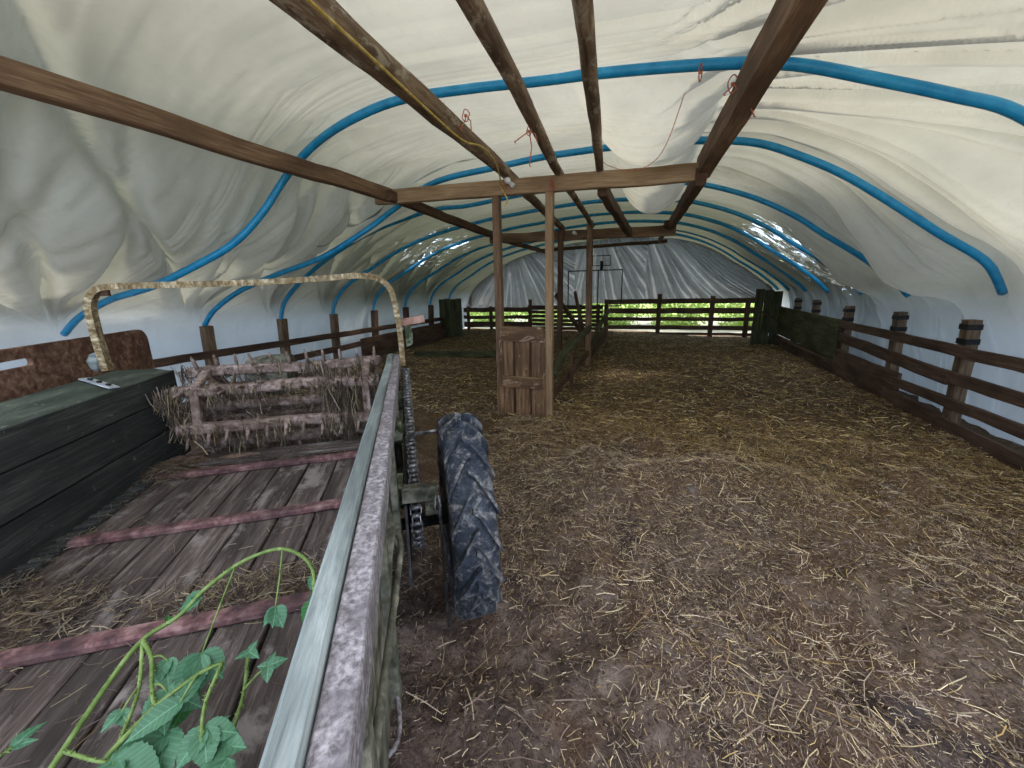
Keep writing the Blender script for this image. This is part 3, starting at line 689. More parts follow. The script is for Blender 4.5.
for i, z in enumerate((.90, .74, .60, .46, .33, .2)): rail(t, (-4.1, YB-.1, z+.01), (-1.55, YB-.1, z), .10 if i else .14, .03, 'rail', .012, 'slat')
for x in (-4.0, -3.3, -2.3, -1.7):
    b = MB(); b.plank((x, YB-.15, 0), (x, YB-.15, 1.18 if x < -3.8 else 1.0), .11, .06, up=(0, 1, 0)); b.build('post', 'rail', t)
t = empty('metal_frame', (-1.83, YB-.2, 1.0), 'thin black metal frame gate standing up behind the slim roof post', 'gate')
for nm, pts in (('frame', [(-2.68, YB-.2, .95), (-2.68, YB-.2, 2.06), (-.98, YB-.2, 2.06), (-.98, YB-.2, .95), (-2.68, YB-.2, .95)]), ('bar', [(-2.0, YB-.2, .95), (-2.0, YB-.2, 2.06)]), ('bar', [(-1.72, YB-.2, .95), (-1.72, YB-.2, 2.06)])):
    b = MB()
    for a, c in zip(pts[:-1], pts[1:]): b.plank(a, c, .035, .035, up=(0, 1, 0) if abs(a[0]-c[0]) < .01 else (0, 0, 1), bev=.004)
    b.build(nm, 'black', t)
b = MB()
for a, c in (((-1.9, 2.2), (-1.35, 2.2)), ((-1.9, 2.5), (-1.35, 2.5)), ((-1.9, 2.2), (-1.9, 2.5)), ((-1.35, 2.2), (-1.35, 2.5))): b.tube([(a[0], YB-.22, a[1]), (c[0], YB-.22, c[1])], .012, 6)
b.tube([(-1.62, YB-.22, 2.06), (-1.62, YB-.22, 2.34)], .05, 8); b.build('latch_box', 'black', t)

# ------------------------------------------------------------------ bulbs, ropes, twine
def bulb(loc, d, lb):
    t = empty('lamp_holder', loc, lb, 'lamp'); c = V(loc); d = V(d).normalized()
    b = MB(); b.lathe([(0, .03), (.012, .032), (.02, .026), (.05, .022), (.055, .0)], c, d, 16); b.build('socket', 'white', t)
    b = MB(); b.lathe([(.05, .016), (.06, .02), (.085, .032), (.105, .035), (.125, .028), (.137, .012), (.14, 0)], c, d, 18); b.build('bulb', 'bulb', t)
bulb((-1.56, 4.61, 2.70), (-.35, -.8, .38), 'white lamp bulb on the face of the lit tie beam')
bulb((-1.50, 8.12, 2.57), (-.1, -.9, .1), 'small white lamp bulb on the second tie beam between the posts')
def rope(name, ctrl, r, mat, lb, cat='rope', n=60, group=None):
    c = cr_spline(np.array(ctrl), n); b = MB(); b.tube([tuple(a) for a in c], r, 6)
    return b.build(name, mat, label=lb, cat=cat, group=group)
rope('yellow_rope', [(-1.42, 1.3, 2.79), (-1.43, 1.9, 2.76), (-1.47, 2.6, 2.74), (-1.50, 3.2, 2.735), (-1.44, 3.45, 2.75), (-1.46, 3.8, 2.73), (-1.60, 4.3, 2.72), (-1.70, 4.56, 2.72), (-1.67, 4.60, 2.64), (-1.62, 4.58, 2.55), (-1.66, 4.58, 2.50)], .008, 'rope', 'yellow rope strung along the thick bark log to the lit tie beam')
def twine(p, lb, wrap=None, tails=((.05, -.02, -.12), (-.04, -.03, -.1))):
    p = V(p); b = MB()
    if wrap:
        w_, h_ = wrap
        loop = [p+V((math.cos(a)*w_, .01*math.sin(3*a), math.sin(a)*h_)) for a in np.linspace(0, 2*PI, 16)]
        b.tube(loop, .004, 5)
    for tl in tails:
        q = p+V(tl); m = p.lerp(q, .5)+V((.02, 0, .01)); b.tube([p, m, q, q+V((.01, 0, -.01))], .0045, 5)
    b.lathe([(-.012, 0), (-.01, .01), (.01, .01), (.012, 0)], p, (1, 0, 0), 6)
    b.build('baler_twine', 'twine', label=lb, cat='twine', group='orange baler twine ties')
twine((.40, 3.27, 2.84), 'orange twine tying the nearest blue pipe to the thick right purlin', (.03, .05), ((.05, 0, -.1), (-.05, 0, -.05), (.14, 0, -.2)))
twine((.20, 3.25, 2.93), 'pink-orange twine wrapped round the nearest blue pipe beside the thick right purlin', (.01, .05), ())
twine((-1.46, 3.2, 2.90), 'orange twine tying the nearest blue pipe to the roped bark log', (.03, .04))
twine((-.98, 3.3, 2.76), 'orange twine dangling from the thin bark log', (.02, .03), ((0, .0, -.24), (-.12, 0, -.06), (.06, 0, -.07)))
twine((-1.64, 4.60, 2.76), 'orange twine binding the roped bark log to the lit tie beam', (.03, .05), ((.06, 0, -.14), (-.05, 0, -.12)))
twine((-1.12, 4.60, 2.68), 'orange twine round the lit tie beam above the right hatch post', (.02, .06), ((-.03, 0, -.12), (.04, 0, -.05)))
rope('hanging_cord', [(.12, 3.45, 2.9), (.02, 3.7, 2.66), (-.1, 3.9, 2.58), (-.28, 4.1, 2.60), (-.5, 4.3, 2.72), (-.58, 4.4, 2.82)], .003, 'twine', 'thin pink cord slung beneath the sagging white sheet', 'cord')

# ------------------------------------------------------------------ manure spreader (trailer frame: x across, y along, z up)
TA = math.radians(33.33); TM = Matrix.Rotation(TA, 4, 'Z')
SP = empty('manure_spreader', tuple(TM @ V((-.9, 1.7, 0))), 'old wooden manure spreader with straw-clogged beater and muddy wheel at the left', 'trailer', rz=TA)
def sp(mb, name, mat, parent=None, label=None): return mb.build(name, mat, parent or SP, frame=TM, label=label)
BZ = .52; LX = -1.66; RX = -.20; Y0 = -.55; Y1 = 3.3; ZT = 1.08
n_pl = 8; w_ = (RX-LX-.10)/n_pl
for i in range(n_pl):
    b = MB(); x = LX+.10+w_*(i+.5)
    b.plank((x, Y0, BZ-.018), (x+random.uniform(-.003, .003), 2.95, BZ-.018), w_-.009, .03, jit=.004, seg=26, bev=.004); sp(b, 'floor_plank', 'bed')
for y in (-.1, .65, 1.33, 2.01, 2.66):
    b = MB(); b.plank((LX+.12, y, BZ+.015), (RX-.005, y+.02, BZ+.015), .062, .034, jit=.006, bev=.008, seg=14)
    b.plank((LX+.12, y+.03, BZ+.006), (RX-.005, y+.05, BZ+.006), .02, .016, jit=.004, seg=8); sp(b, 'conveyor_slat', 'slat')
b = MB(); b.plank((LX+.03, 2.86, BZ+.01), (RX, 2.86, BZ+.02), .16, .03, jit=.006); sp(b, 'end_board', 'bed', label='grey end board caked with dry dung')
# conveyor chain along the left edge
b = MB()
for i in range(70):
    y = -.5+i*.048; b.plank((LX+.045, y, BZ+.008+.004*(i % 2)), (LX+.12, y+.006, BZ+.008+.004*(i % 2)), .032, .02, jit=.002, seg=1, bev=.003)
    for xx in (LX+.05, LX+.115): b.plank((xx, y-.006, BZ+.004), (xx, y+.05, BZ+.004), .01, .014, seg=1, bev=.002)
sp(b, 'conveyor_chain', 'side')
b = MB()
for i in range(70):
    y = -.5+i*.048; b.plank((RX-.05, y, BZ+.006), (RX-.01, y+.004, BZ+.006), .03, .018, seg=1, bev=.003)
sp(b, 'conveyor_chain', 'dung')
# left side: three boards + flared cap board
for i, (z0, z1) in enumerate(((.46, .70), (.705, .90), (.905, ZT))):
    b = MB(); b.plank((LX-.02+.003*i, Y0, (z0+z1)/2), (LX-.02, Y1, (z0+z1)/2), .035, z1-z0-.004, jit=.003, seg=20, bev=.004); sp(b, 'side_board', 'side')
b = MB(); n_ = 18; R = []; Gr = []
for i in range(n_+1):
    y = Y0+(Y1-.02-Y0)*i/n_; cut = max(0, (y-(Y1-.30))/.28)*.0
    xi, zi, xo, zo = LX+.0, ZT-.005, LX-.20+cut, ZT+.055
    if i == n_: xo, zo = LX-.10, ZT+.02
    R.append([V((xi, y, zi)), V((xo, y, zo)), V((xo-.012, y, zo-.03)), V((xi-.012, y, zi-.035))]); Gr.append([(y, 0, 0), (y, .25, 0), (y, .25, .03), (y, 0, .03)])
b.rings(R, Gr, smooth=False); sp(b, 'flared_cap_board', 'cap', label='green-black flared cap board with bird droppings')
b = MB(); b.plank((LX-.005, 2.70, ZT+.012), (LX-.185, 2.78, ZT+.062), .06, .008, up=(.3, 0, 1), bev=.002); pz = sp(b, 'splice_plate', 'zinc', label='pale galvanised splice plate')
b = MB()
for t_ in (.2, .5, .8): b.lathe([(0, .013), (.012, .013), (.014, 0)], (LX-.005-.18*t_, 2.70+.08*t_, ZT+.012+.05*t_), (.3, 0, 1), 6)
sp(b, 'bolt', 'black', pz)
b = MB()
for y in (-.2, .5, 1.2, 1.9, 2.6, 3.2): b.plank((LX-.06, y, .40), (LX-.06, y, ZT), .05, .05, up=(0, 1, 0))
sp(b, 'stake', 'black')
# steel hoop guard over the beater
HY = 3.06
ctrl = [(LX-.235, HY, 1.14), (LX-.245, HY, 1.30), (LX-.245, HY, 1.46), (LX-.235, HY, 1.56), (LX-.19, HY, 1.63), (LX-.11, HY, 1.655), (-1.5, HY, 1.66), (-1.0, HY, 1.665), (-.55, HY, 1.685), (-.33, HY, 1.70), (-.20, HY, 1.68), (-.125, HY, 1.61), (-.10, HY, 1.5), (-.085, HY, 1.35), (-.08, HY, 1.19), (-.08, HY, 1.05)]
c = cr_spline(np.array(ctrl), 90); b = MB(); R = []; Gr = []; L = 0
for i in range(len(c)):
    p = V(c[i]); a = V(c[max(i-1, 0)]); e_ = V(c[min(i+1, len(c)-1)]); T_ = (e_-a).normalized(); nn = V((-T_.z, 0, T_.x))
    if i: L += (p-V(c[i-1])).length
    wy = .028; th = .019
    R.append([p+V((0, -wy, 0))-nn*th, p+V((0, wy, 0))-nn*th, p+V((0, wy, 0))+nn*th, p+V((0, -wy, 0))+nn*th]); Gr.append([(L, 0, 0), (L, .06, 0), (L, .06, .02), (L, 0, .02)])
b.rings(R, Gr, smooth=False); hg = sp(b, 'hoop_guard', 'hoop', label='lichen-covered flat steel hoop guard')
b = MB(); b.plank((LX-.15, HY, 1.64), (LX-.15, HY, 1.60), .05, .03, up=(0, 1, 0)); sp(b, 'lug', 'sawn_dk', hg)
b = MB(); b.plank((-.085, HY+.02, 1.36), (.10, HY+.02, 1.385), .02, .055, jit=.003); sp(b, 'cross_tab', 'oxide', hg, 'short pinkish red tab')
b = MB(); b.lathe([(-.07, .0), (-.05, .025), (0, .045), (.045, .03), (.06, 0)], (LX-.285, HY, 1.20), (0, .3, 1), 7, smooth=False); sp(b, 'foot_bracket', 'toprail', hg)
b = MB(); b.ext([(-.045, HY+.02, 1.18), (.0, HY+.02, 1.20), (.01, HY+.02, 1.28), (-.005, HY+.02, 1.34), (-.045, HY+.02, 1.34)], .02, (0, 1, 0)); sp(b, 'foot_plate', 'greenst', hg, 'pale green foot plate')
# right side
b = MB(); b.plank((RX+.022, Y0, 1.075), (RX+.028, Y1-.0, 1.08), .045, .05, jit=.006, seg=24, bev=.006); sp(b, 'top_rail', 'toprail', label='bleached greenish top rail')
b = MB(); b.plank((RX+.071, Y0, 1.08), (RX+.075, Y1+.02, 1.09), .05, .012, jit=.005, seg=30, bev=.004); b.plank((RX+.092, Y0, 1.05), (RX+.096, Y1+.02, 1.055), .008, .07, jit=.004, seg=30, bev=.002)
sp(b, 'edge_angle', 'flange', label='rusty speckled steel edge angle')
for i, (z0, z1) in enumerate(((.46, .70), (.705, .90), (.905, 1.05))):
    b = MB(); b.plank((RX+.025, Y0, (z0+z1)/2), (RX+.025, Y1, (z0+z1)/2), .04, z1-z0-.004, jit=.003, seg=20, bev=.004); sp(b, 'side_board', 'mossy')
for y in (.55, 1.05, 1.75, 2.5, 3.2):
    b = MB(); b.plank((RX+.065, y, .36), (RX+.068, y, 1.05), .035, .06, up=(0, 1, 0), jit=.003); sp(b, 'stake', 'mossy')
b = MB(); b.ext([(-.158, 1.52, .86), (-.105, 1.27, .80), (-.118, 1.17, .76), (-.158, 1.08, .72)], .008, (.3, 0, 1)); b.ext([(-.158, 1.2, .70), (-.158, 1.5, .70), (-.158, 1.5, .86), (-.158, 1.2, .80)], .006, (1, 0, 0)); sp(b, 'gusset', 'mossy')
b = MB(); b.ext([(RX+.05, .30, .40), (RX+.05, 1.0, .42), (RX+.055, 1.08, .98), (RX+.055, .92, 1.03), (RX+.055, .30, 1.03)], .006, (1, 0, 0)); sp(b, 'side_sheet', 'mossy')
b = MB(); c = cr_spline(np.array([(-.15, 1.37, .75), (-.115, 1.34, .755), (-.092, 1.26, .755), (-.10, 1.09, .75), (-.12, .77, .75), (-.13, .6, .75), (-.135, .1, .74)]), 30)
b.tube([tuple(a) for a in c], .010, 8); sp(b, 'control_rod', 'mossy')
b = MB(); c = cr_spline(np.array([(-.14, 1.06, .40), (-.125, 1.0, .39), (-.12, .93, .39), (-.135, .87, .40), (-.175, .84, .42)]), 12); b.tube([tuple(a) for a in c], .007, 7); sp(b, 'hook', 'flange')
# chassis + drawbar
b = MB()
for x in (LX+.2, RX-.15): b.plank((x, Y0-.3, .40), (x, 3.25, .40), .07, .12)
for y in (.1, 1.9, 3.1): b.plank((LX+.05, y, .42), (RX+.03, y, .42), .06, .09)
sp(b, 'chassis', 'black')
b = MB(); b.tube([(LX-.25, 1.88, .45), (.3, 1.88, .45)], .03, 12); sp(b, 'axle', 'black')

# wheel
def wheel(cx, ro=.49, wd=.20):
    P_ = wd/2; ax = V((1, 0, 0)); C_ = V((cx, 1.88, .485))
    prof = [(-P_*.80, .27), (-P_*.95, .31), (-P_*1.02, .36), (-P_*.98, .415), (-P_*.86, .448), (-P_*.5, .462), (0, .467), (P_*.5, .462), (P_*.86, .448), (P_*.98, .415), (P_*1.02, .36), (P_*.95, .31), (P_*.80, .27), (P_*.6, .262), (-P_*.6, .262)]
    b = MB(); b.lathe(prof, C_, ax, 64, closed=True)
    nl = 19
    def surf(uu):  # uu 0 centre .. 1 shoulder -> (x, r)
        return (P_*uu*.98, .466-.02*uu**3)
    for sgn in (-1, 1):
        for i in range(nl):
            a0 = 2*PI*(i+(.5 if sgn > 0 else 0))/nl; secs = []; n_ = 7
            for k in range(n_):
                uu = -.10+1.14*k/(n_-1); x_, r_ = surf(min(uu, 1.0)) ; x_ = P_*uu*.98
                aa = a0+.34*max(uu, 0)**1.1; hw = .035+.008*max(uu, 0)
                top = r_+.034-.012*max(0, uu-.8)*5*.4; bot = r_-.02-(.03 if uu > .95 else 0)
                def pt(r, da):
                    th = aa+da; return C_+V((sgn*x_, -math.cos(th)*r, -math.sin(th)*r)) if True else None
                secs.append([pt(bot, -hw), pt(top, -hw*.62), pt(top, hw*.62), pt(bot, hw)])
            b.rings(secs, [[tuple(p) for p in s_] for s_ in secs], smooth=False)
    wt = sp(b, 'tyre', 'tyre', label='muddy black tractor tyre with chevron lugs')
    b = MB(); b.lathe([(-.09, .285), (-.075, .26), (-.03, .25), (-.02, .12), (-.05, .10), (-.05, 0)], C_, ax, 32)
    b.lathe([(.09, .285), (.075, .26), (-.03, .25), (-.02, .12)], C_, ax, 32); rm = sp(b, 'wheel_rim', 'black')
    b = MB(); b.lathe([(-.16, .05), (-.06, .055), (-.05, .075), (.03, .07), (.04, .0)], C_, ax, 16); sp(b, 'hub', 'black', rm)
    b = MB()
    for i in range(6):
        a = 2*PI*i/6; b.lathe([(-.075, .012), (-.05, .012)], C_+V((0, math.cos(a)*.085, math.sin(a)*.085)), ax, 6)
    sp(b, 'wheel_nut', 'chain', rm)
wheel(.195)
# drive chain, sprockets, brackets
CXx = -.045; a0 = V((CXx, 1.90, .50)); a1 = V((CXx-.02, 3.12, .93)); rb, rs = .17, .075
def sprocket(c, r, n, t=.012):
    b = MB(); pts = []
    for i in range(n*2):
        a = PI*i/n; rr = r+(.010 if i % 2 else -.008); pts.append((c.x-t/2, c.y+math.cos(a)*rr, c.z+math.sin(a)*rr))
    b.ext(pts, t, (1, 0, 0)); b.lathe([(-.03, .04), (.03, .04)], c, (1, 0, 0), 14); return b
s1 = sp(sprocket(a0, rb, 24), 'sprocket', 'black'); s2 = sp(sprocket(a1, rs, 12), 'sprocket', 'black')
dirv = (a1-a0); Lc = dirv.length; th0 = math.atan2(dirv.z, dirv.y); al = math.acos((rb-rs)/Lc)
path = []
for k in range(14): a = th0+al+(2*PI-2*al)*k/13; path.append(a0+V((0, math.cos(a)*rb, math.sin(a)*rb)))
for k in range(8): a = th0-al+2*al*k/7; path.append(a1+V((0, math.cos(a)*rs, math.sin(a)*rs)))
path.append(path[0]); cum = [0]
for p_, q_ in zip(path[:-1], path[1:]): cum.append(cum[-1]+(q_-p_).length)
def at(L):
    for i in range(len(cum)-1):
        if L <= cum[i+1]: return path[i].lerp(path[i+1], (L-cum[i])/max(cum[i+1]-cum[i], 1e-6))
    return path[-1]
b = MB(); nL = int(cum[-1]/.038)
for i in range(nL):
    p_ = at(cum[-1]*i/nL); q_ = at(cum[-1]*((i+.82) % nL)/nL); T_ = (q_-p_); 
    if T_.length < .002: continue
    o2 = .024 if i % 2 else .018
    for sx_ in (-1, 1): b.plank(p_+V((sx_*o2, 0, 0)), q_+V((sx_*o2, 0, 0)), .005, .022, up=T_.cross(V((1, 0, 0))), seg=1, bev=.001)
    b.tube([p_+V((-o2-.004, 0, 0)), p_+V((o2+.004, 0, 0))], .012, 7)
sp(b, 'drive_chain', 'chain')
b = MB(); b.ext([(-.095, 1.6, .30), (-.095, 2.25, .42), (-.095, 3.2, .80), (-.095, 3.26, .98), (-.095, 2.9, .94), (-.095, 1.75, .62)], .012, (1, 0, 0)); sp(b, 'chain_guard_plate', 'black')
b = MB(); b.plank((-.10, 1.76, .71), (.06, 1.76, .70), .05, .010); b.plank((-.10, 1.735, .675), (.06, 1.735, .67), .008, .065, seg=2); b.plank((.0, 1.74, .60), (.06, 1.74, .60), .04, .07, seg=2, bev=.015); sp(b, 'axle_bracket', 'mossy')
b = MB(); b.tube([(.06, 1.66, .70), (.065, 1.645, .66), (.06, 1.65, .60), (.065, 1.66, .54)], .007, 6); b.tube([(.05, 1.67, .70), (.04, 1.65, .655), (.055, 1.65, .61)], .006, 6); sp(b, 'pin_chain', 'chain')
for (y_b, z_b, w_b, h_b) in ((2.35, .78, .13, .13), (2.75, .86, .16, .11), (1.95, .6, .14, .16)):
    b = MB(); b.plank((-.15, y_b, z_b), (-.10, y_b, z_b), w_b, h_b, seg=2, bev=.03, jit=.01); b.lathe([(-.02, .045), (.015, .04), (.02, 0)], (-.10, y_b, z_b), (1, 0, 0), 14); sp(b, 'bearing_housing', 'greenst')
b = MB(); b.tube([(-.06, 2.22, .80), (.06, 2.22, .805), (.165, 2.20, .81)], .011, 8); sp(b, 'crank_pin', 'chain')
b = MB(); b.ext([(.055, 1.52, .12), (.055, 1.56, .11), (.055, 1.66, .56), (.055, 1.62, .60), (.055, 1.56, .56)], .012, (1, 0, 0)); sp(b, 'hanging_lever', 'black')
# beater reel clogged with straw
BC = V((0, 3.12, .83)); XL, XR2 = -1.50, -.28; rad = .25
def ring_pt(x, a, r=rad): return (x, BC.y+math.cos(a)*r, BC.z+math.sin(a)*r)
angs = [math.radians(20+60*i) for i in range(6)]
reel = None
b = MB(); b.tube([(XL-.12, BC.y, BC.z), (XR2+.12, BC.y, BC.z)], .035, 10); reel = sp(b, 'beater_shaft', 'dung')
for x in (XL+.12, XR2-.06):
    b = MB()
    for i in range(6): b.plank(ring_pt(x, angs[i], .27), ring_pt(x, angs[(i+1) % 6], .27), .045, .05, up=(1, 0, 0), jit=.006)
    for i in (0, 2, 4): b.plank(ring_pt(x, angs[i]), (x, BC.y, BC.z), .035, .03, up=(1, 0, 0))
    sp(b, 'end_spider', 'dung')
for i, a in enumerate(angs):
    b = MB(); b.plank(ring_pt(XL, a), ring_pt(XR2+.03, a+.03), .07, .07, jit=.016, seg=24, bev=.014); bar = sp(b, 'beater_bar', 'dung')
    for k in range(11):
        b = MB(); x = XL+.06+k*.115; a_ = a+random.uniform(-.1, .1)
        p_ = V(ring_pt(x, a_)); q_ = V(ring_pt(x+random.uniform(-.01, .01), a_+.15, rad+.11)); b.tube([p_, p_.lerp(q_, .6)+V((0, 0, .005)), q_], [.014, .012, .007], 6, lump=.3); sp(b, 'tine', 'dung', bar)
b = MB(); b.lathe([(-.1, 0), (-.1, .13), (0, .15), (.18, .15), (.2, .0)], (-1.08, BC.y+.18, BC.z+.17), (1, 0, 0), 20, smooth=False); sp(b, 'drum_shield', 'mossy')
b = MB(); b.plank((LX+.02, 3.42, .62), (RX, 3.42, .62), .05, .3, jit=.01); b.plank((LX+.02, 2.98, BZ-.05), (RX, 3.4, BZ-.08), .3, .04, seg=6); sp(b, 'rear_tray', 'dung')
# straw clumps hanging on the beater
def clump(cx, cy, cz, n, L, spread, down=1.):
    P_ = []; A = []; Tl = []; LL = []
    for i in range(n):
        l = L*random.uniform(.4, 1.15); P_.append((cx+random.gauss(0, spread), cy+random.gauss(0, spread), cz-down*l*random.uniform(.2, .6))); A.append(random.uniform(0, 2*PI)); Tl.append(-random.uniform(.9, 1.55)*down if down > .3 else random.gauss(0, .3)); LL.append(l)
    return P_, A, Tl, LL
PP, AA, TT, LL = [], [], [], []
def addc(c):
    PP.extend(c[0]); AA.extend(c[1]); TT.extend(c[2]); LL.extend(c[3])
for i in range(130):
    a = random.choice(angs); x = random.uniform(XL-.05, XR2+.03); p_ = ring_pt(x, a); 
    if p_[2] < .62 and random.random() < .5: continue
    addc(clump(p_[0], p_[1]-.03, p_[2]+.02, random.randint(14, 34), random.choice((.08, .12, .2)), .018))
for i in range(16): addc(clump(random.uniform(-.62, -.36), 2.9+random.uniform(-.03, .05), 1.0+random.uniform(-.12, .08), 26, .34, .02))
for i in range(9): addc(clump(XL-.03+random.uniform(-.05, .05), 2.9, random.uniform(.62, 1.08), 30, .16, .02))
for i in range(900):
    PP.append((random.uniform(XL, XR2), BC.y+random.gauss(0, .15), BC.z+random.gauss(0, .13))); AA.append(random.uniform(0, 6.28)); TT.append(random.gauss(0, .7)); LL.append(random.uniform(.05, .16))
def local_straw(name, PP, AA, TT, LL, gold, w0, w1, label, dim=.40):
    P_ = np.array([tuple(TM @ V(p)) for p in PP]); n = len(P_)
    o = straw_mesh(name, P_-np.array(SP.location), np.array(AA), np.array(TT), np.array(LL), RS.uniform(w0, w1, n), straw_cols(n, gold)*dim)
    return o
def as_part(o, label, parent=SP):
    R_ = Matrix.Rotation(-TA, 4, 'Z'); o.data.transform(R_); o.parent = parent; o['kind'] = 'stuff'; o['label'] = label
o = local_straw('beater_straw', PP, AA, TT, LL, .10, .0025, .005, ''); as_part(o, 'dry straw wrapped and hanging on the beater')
# straw lying in the bed: mounds
PP, AA, TT, LL = [], [], [], []
def bed_straw(n, cx, cy, sx_, sy_, hz=.03, l=(.015, .09)):
    for i in range(n):
        x = min(max(random.gauss(cx, sx_), LX+.03), RX-.02); y = random.gauss(cy, sy_); PP.append((x, y, BZ+.008+hz*random.random()*math.exp(-((x-cx)/sx_/1.6)**2-((y-cy)/sy_/1.6)**2))); AA.append(random.uniform(0, 6.28)); TT.append(random.gauss(0, .22)); LL.append(random.uniform(*l))
bed_straw(2600, -1.42, 1.50, .13, .10, .06); bed_straw(500, -1.55, 1.62, .08, .12, .05)
bed_straw(1900, -.62, 1.47, .20, .055, .035); bed_straw(900, -.95, 2.83, .45, .06, .03); bed_straw(700, -1.48, 2.75, .09, .09, .07, (.05, .16))
bed_straw(260, -1.0, 1.7, .4, .5, .01); bed_straw(500, -1.55, 1.9, .03, .7, .02, (.02, .06)); bed_straw(200, -.7, .9, .3, .4, .01)
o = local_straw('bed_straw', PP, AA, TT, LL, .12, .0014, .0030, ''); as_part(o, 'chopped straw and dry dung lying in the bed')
# caked dung mounds
xs = np.linspace(LX+.02, RX-.02, 110); ys = np.linspace(1.25, 3.0, 130); X, Y = np.meshgrid(xs, ys, indexing='ij')
Z = BZ-.03+.075*np.exp(-(((X+1.45)/.17)**2+((Y-1.49)/.11)**2))+.05*np.exp(-(((X+.6)/.24)**2+((Y-1.46)/.06)**2))+.05*np.exp(-(((Y-2.86)/.07)**2))*(1+.3*n2(X*6, Y*6, 3))+.075*np.exp(-(((X+1.5)/.10)**2+((Y-2.78)/.12)**2))
Z = Z+.012*fbm(X*12, Y*12, 3, 8)
o = grid_mesh(X, Y, Z, 'caked_dung', 'dungcake' if 'dungcake' in M else 'floor', kind=None)
o.data.transform(TM); o.data.transform(Matrix.Translation(-SP.location)); as_part(o, 'caked brown dung lying in the bed')

# caked feed panel left of the spreader
b = MB(); xx = -2.22; yA, yB, zA, zB = 1.3, 4.08, .25, 1.325
def rr_poly(y0, y1, z0, z1, r, n=6):
    out_ = []
    for (cy, cz, a0_) in ((y1-r, z1-r, 0), (y0+r, z1-r, 90), (y0+r, z0+r, 180), (y1-r, z0+r, 270)):
        for k in range(n+1): a = math.radians(a0_+90*k/n); out_.append((cy+math.cos(a)*r, cz+math.sin(a)*r))
    return out_
outer = rr_poly(yA, yB, zA, zB, .10); inner = rr_poly(2.70, 2.97, 1.212, 1.258, .022)
# plate as strips around the slot: outer loop resampled by angle about the slot
def loop_by_angle(poly, c, angs_):
    res = []
    for a in angs_:
        dx_, dz_ = math.cos(a), math.sin(a); best = None
        for i in range(len(poly)):
            (x1, z1), (x2, z2) = poly[i], poly[(i+1) % len(poly)]; ex, ez = x2-x1, z2-z1; den = dx_*ez-dz_*ex
            if abs(den) < 1e-9: continue
            t_ = ((x1-c[0])*ez-(z1-c[1])*ex)/den; s_ = ((x1-c[0])*dz_-(z1-c[1])*dx_)/den
            if t_ > 0 and -1e-6 <= s_ <= 1+1e-6 and (best is None or t_ < best): best = t_
        res.append((c[0]+dx_*best, c[1]+dz_*best))
    return res
cc = (2.835, 1.235)
A_ = sorted([math.atan2(z-cc[1], y-cc[0]) for y, z in outer+inner]+[2*PI*k/60-PI for k in range(60)])
lo, li = loop_by_angle(outer, cc, A_), loop_by_angle(inner, cc, A_)
n_ = len(A_); vs = []
for lp, xo in ((lo, 0), (li, 0), (li, .03), (lo, .03)): vs += [(xx+xo, y, z) for y, z in lp]
fs = []
for ring in range(4):
    for i in range(n_):
        k = (i+1) % n_; a_, c_ = ring*n_, ((ring+1) % 4)*n_; fs.append((a_+i, a_+k, c_+k, c_+i))
b.add(vs, fs); b.build('feed_panel', 'panel', frame=TM, label='dung-caked brown panel with a slot hole standing beyond the spreader', cat='panel')

# ------------------------------------------------------------------ bramble (trailer frame)
def leaf_mesh(mb, base, d, nrm, L, W, fold=.25, curl=.2):
    """serrated ovate leaf with midrib fold and vein ripples"""
    d = V(d).normalized(); nrm = V(nrm); sd = d.cross(nrm).normalized(); nrm = sd.cross(d).normalized(); base = V(base)
    n = 18; rows = []; gr = []
    for i in range(n+1):
        t = i/n; w = W*.5*(math.sin(PI*min(1, t*.97+.03)**.72)**.8)*(1+.05*(1 if i % 2 else -1)) if 0 < i < n else .001
        droop = -curl*L*t*t; row = []; g = []
        for j in range(-3, 4):
            s_ = j/3; rip = .012*L*math.sin(i*PI)*0+.02*L*math.cos((t*6-abs(s_)*1.3)*PI*1.6)*abs(s_)
            row.append(base+d*(L*t+abs(s_)*(-.06*L))+sd*w*s_+nrm*(fold*w*abs(s_)+droop+rip)); g.append((t*L, w*s_, 0))
        rows.append(row); gr.append(g)
    mb.rings(rows, gr, closed=False, caps=False, smooth=True)
BR = empty('bramble_cane', tuple(TM @ V((-.75, 1.0, BZ))), 'green thorny bramble cane with leaves arching over the spreader bed', 'bramble', rz=TA)
def br(mb, name, mat, parent=None): return mb.build(name, mat, parent or BR, frame=TM)
def cane(ctrl, r0_, r1_, thorns=True, parent=None, name='stem'):
    c = cr_spline(np.array(ctrl), max(12, len(ctrl)*7)); b = MB(); n = len(c)
    b.tube([tuple(a) for a in c], [r0_+(r1_-r0_)*i/(n-1) for i in range(n)], 7)
    if thorns:
        for i in range(1, n-1):
            for _ in range(2):
                p = V(c[i]); a = random.uniform(0, 2*PI); q = p+V((math.cos(a)*.010, random.uniform(-.004, .004), math.sin(a)*.010)); b.tube([p, q], [.0028, .0004], 4)
    return br(b, name, 'stem')
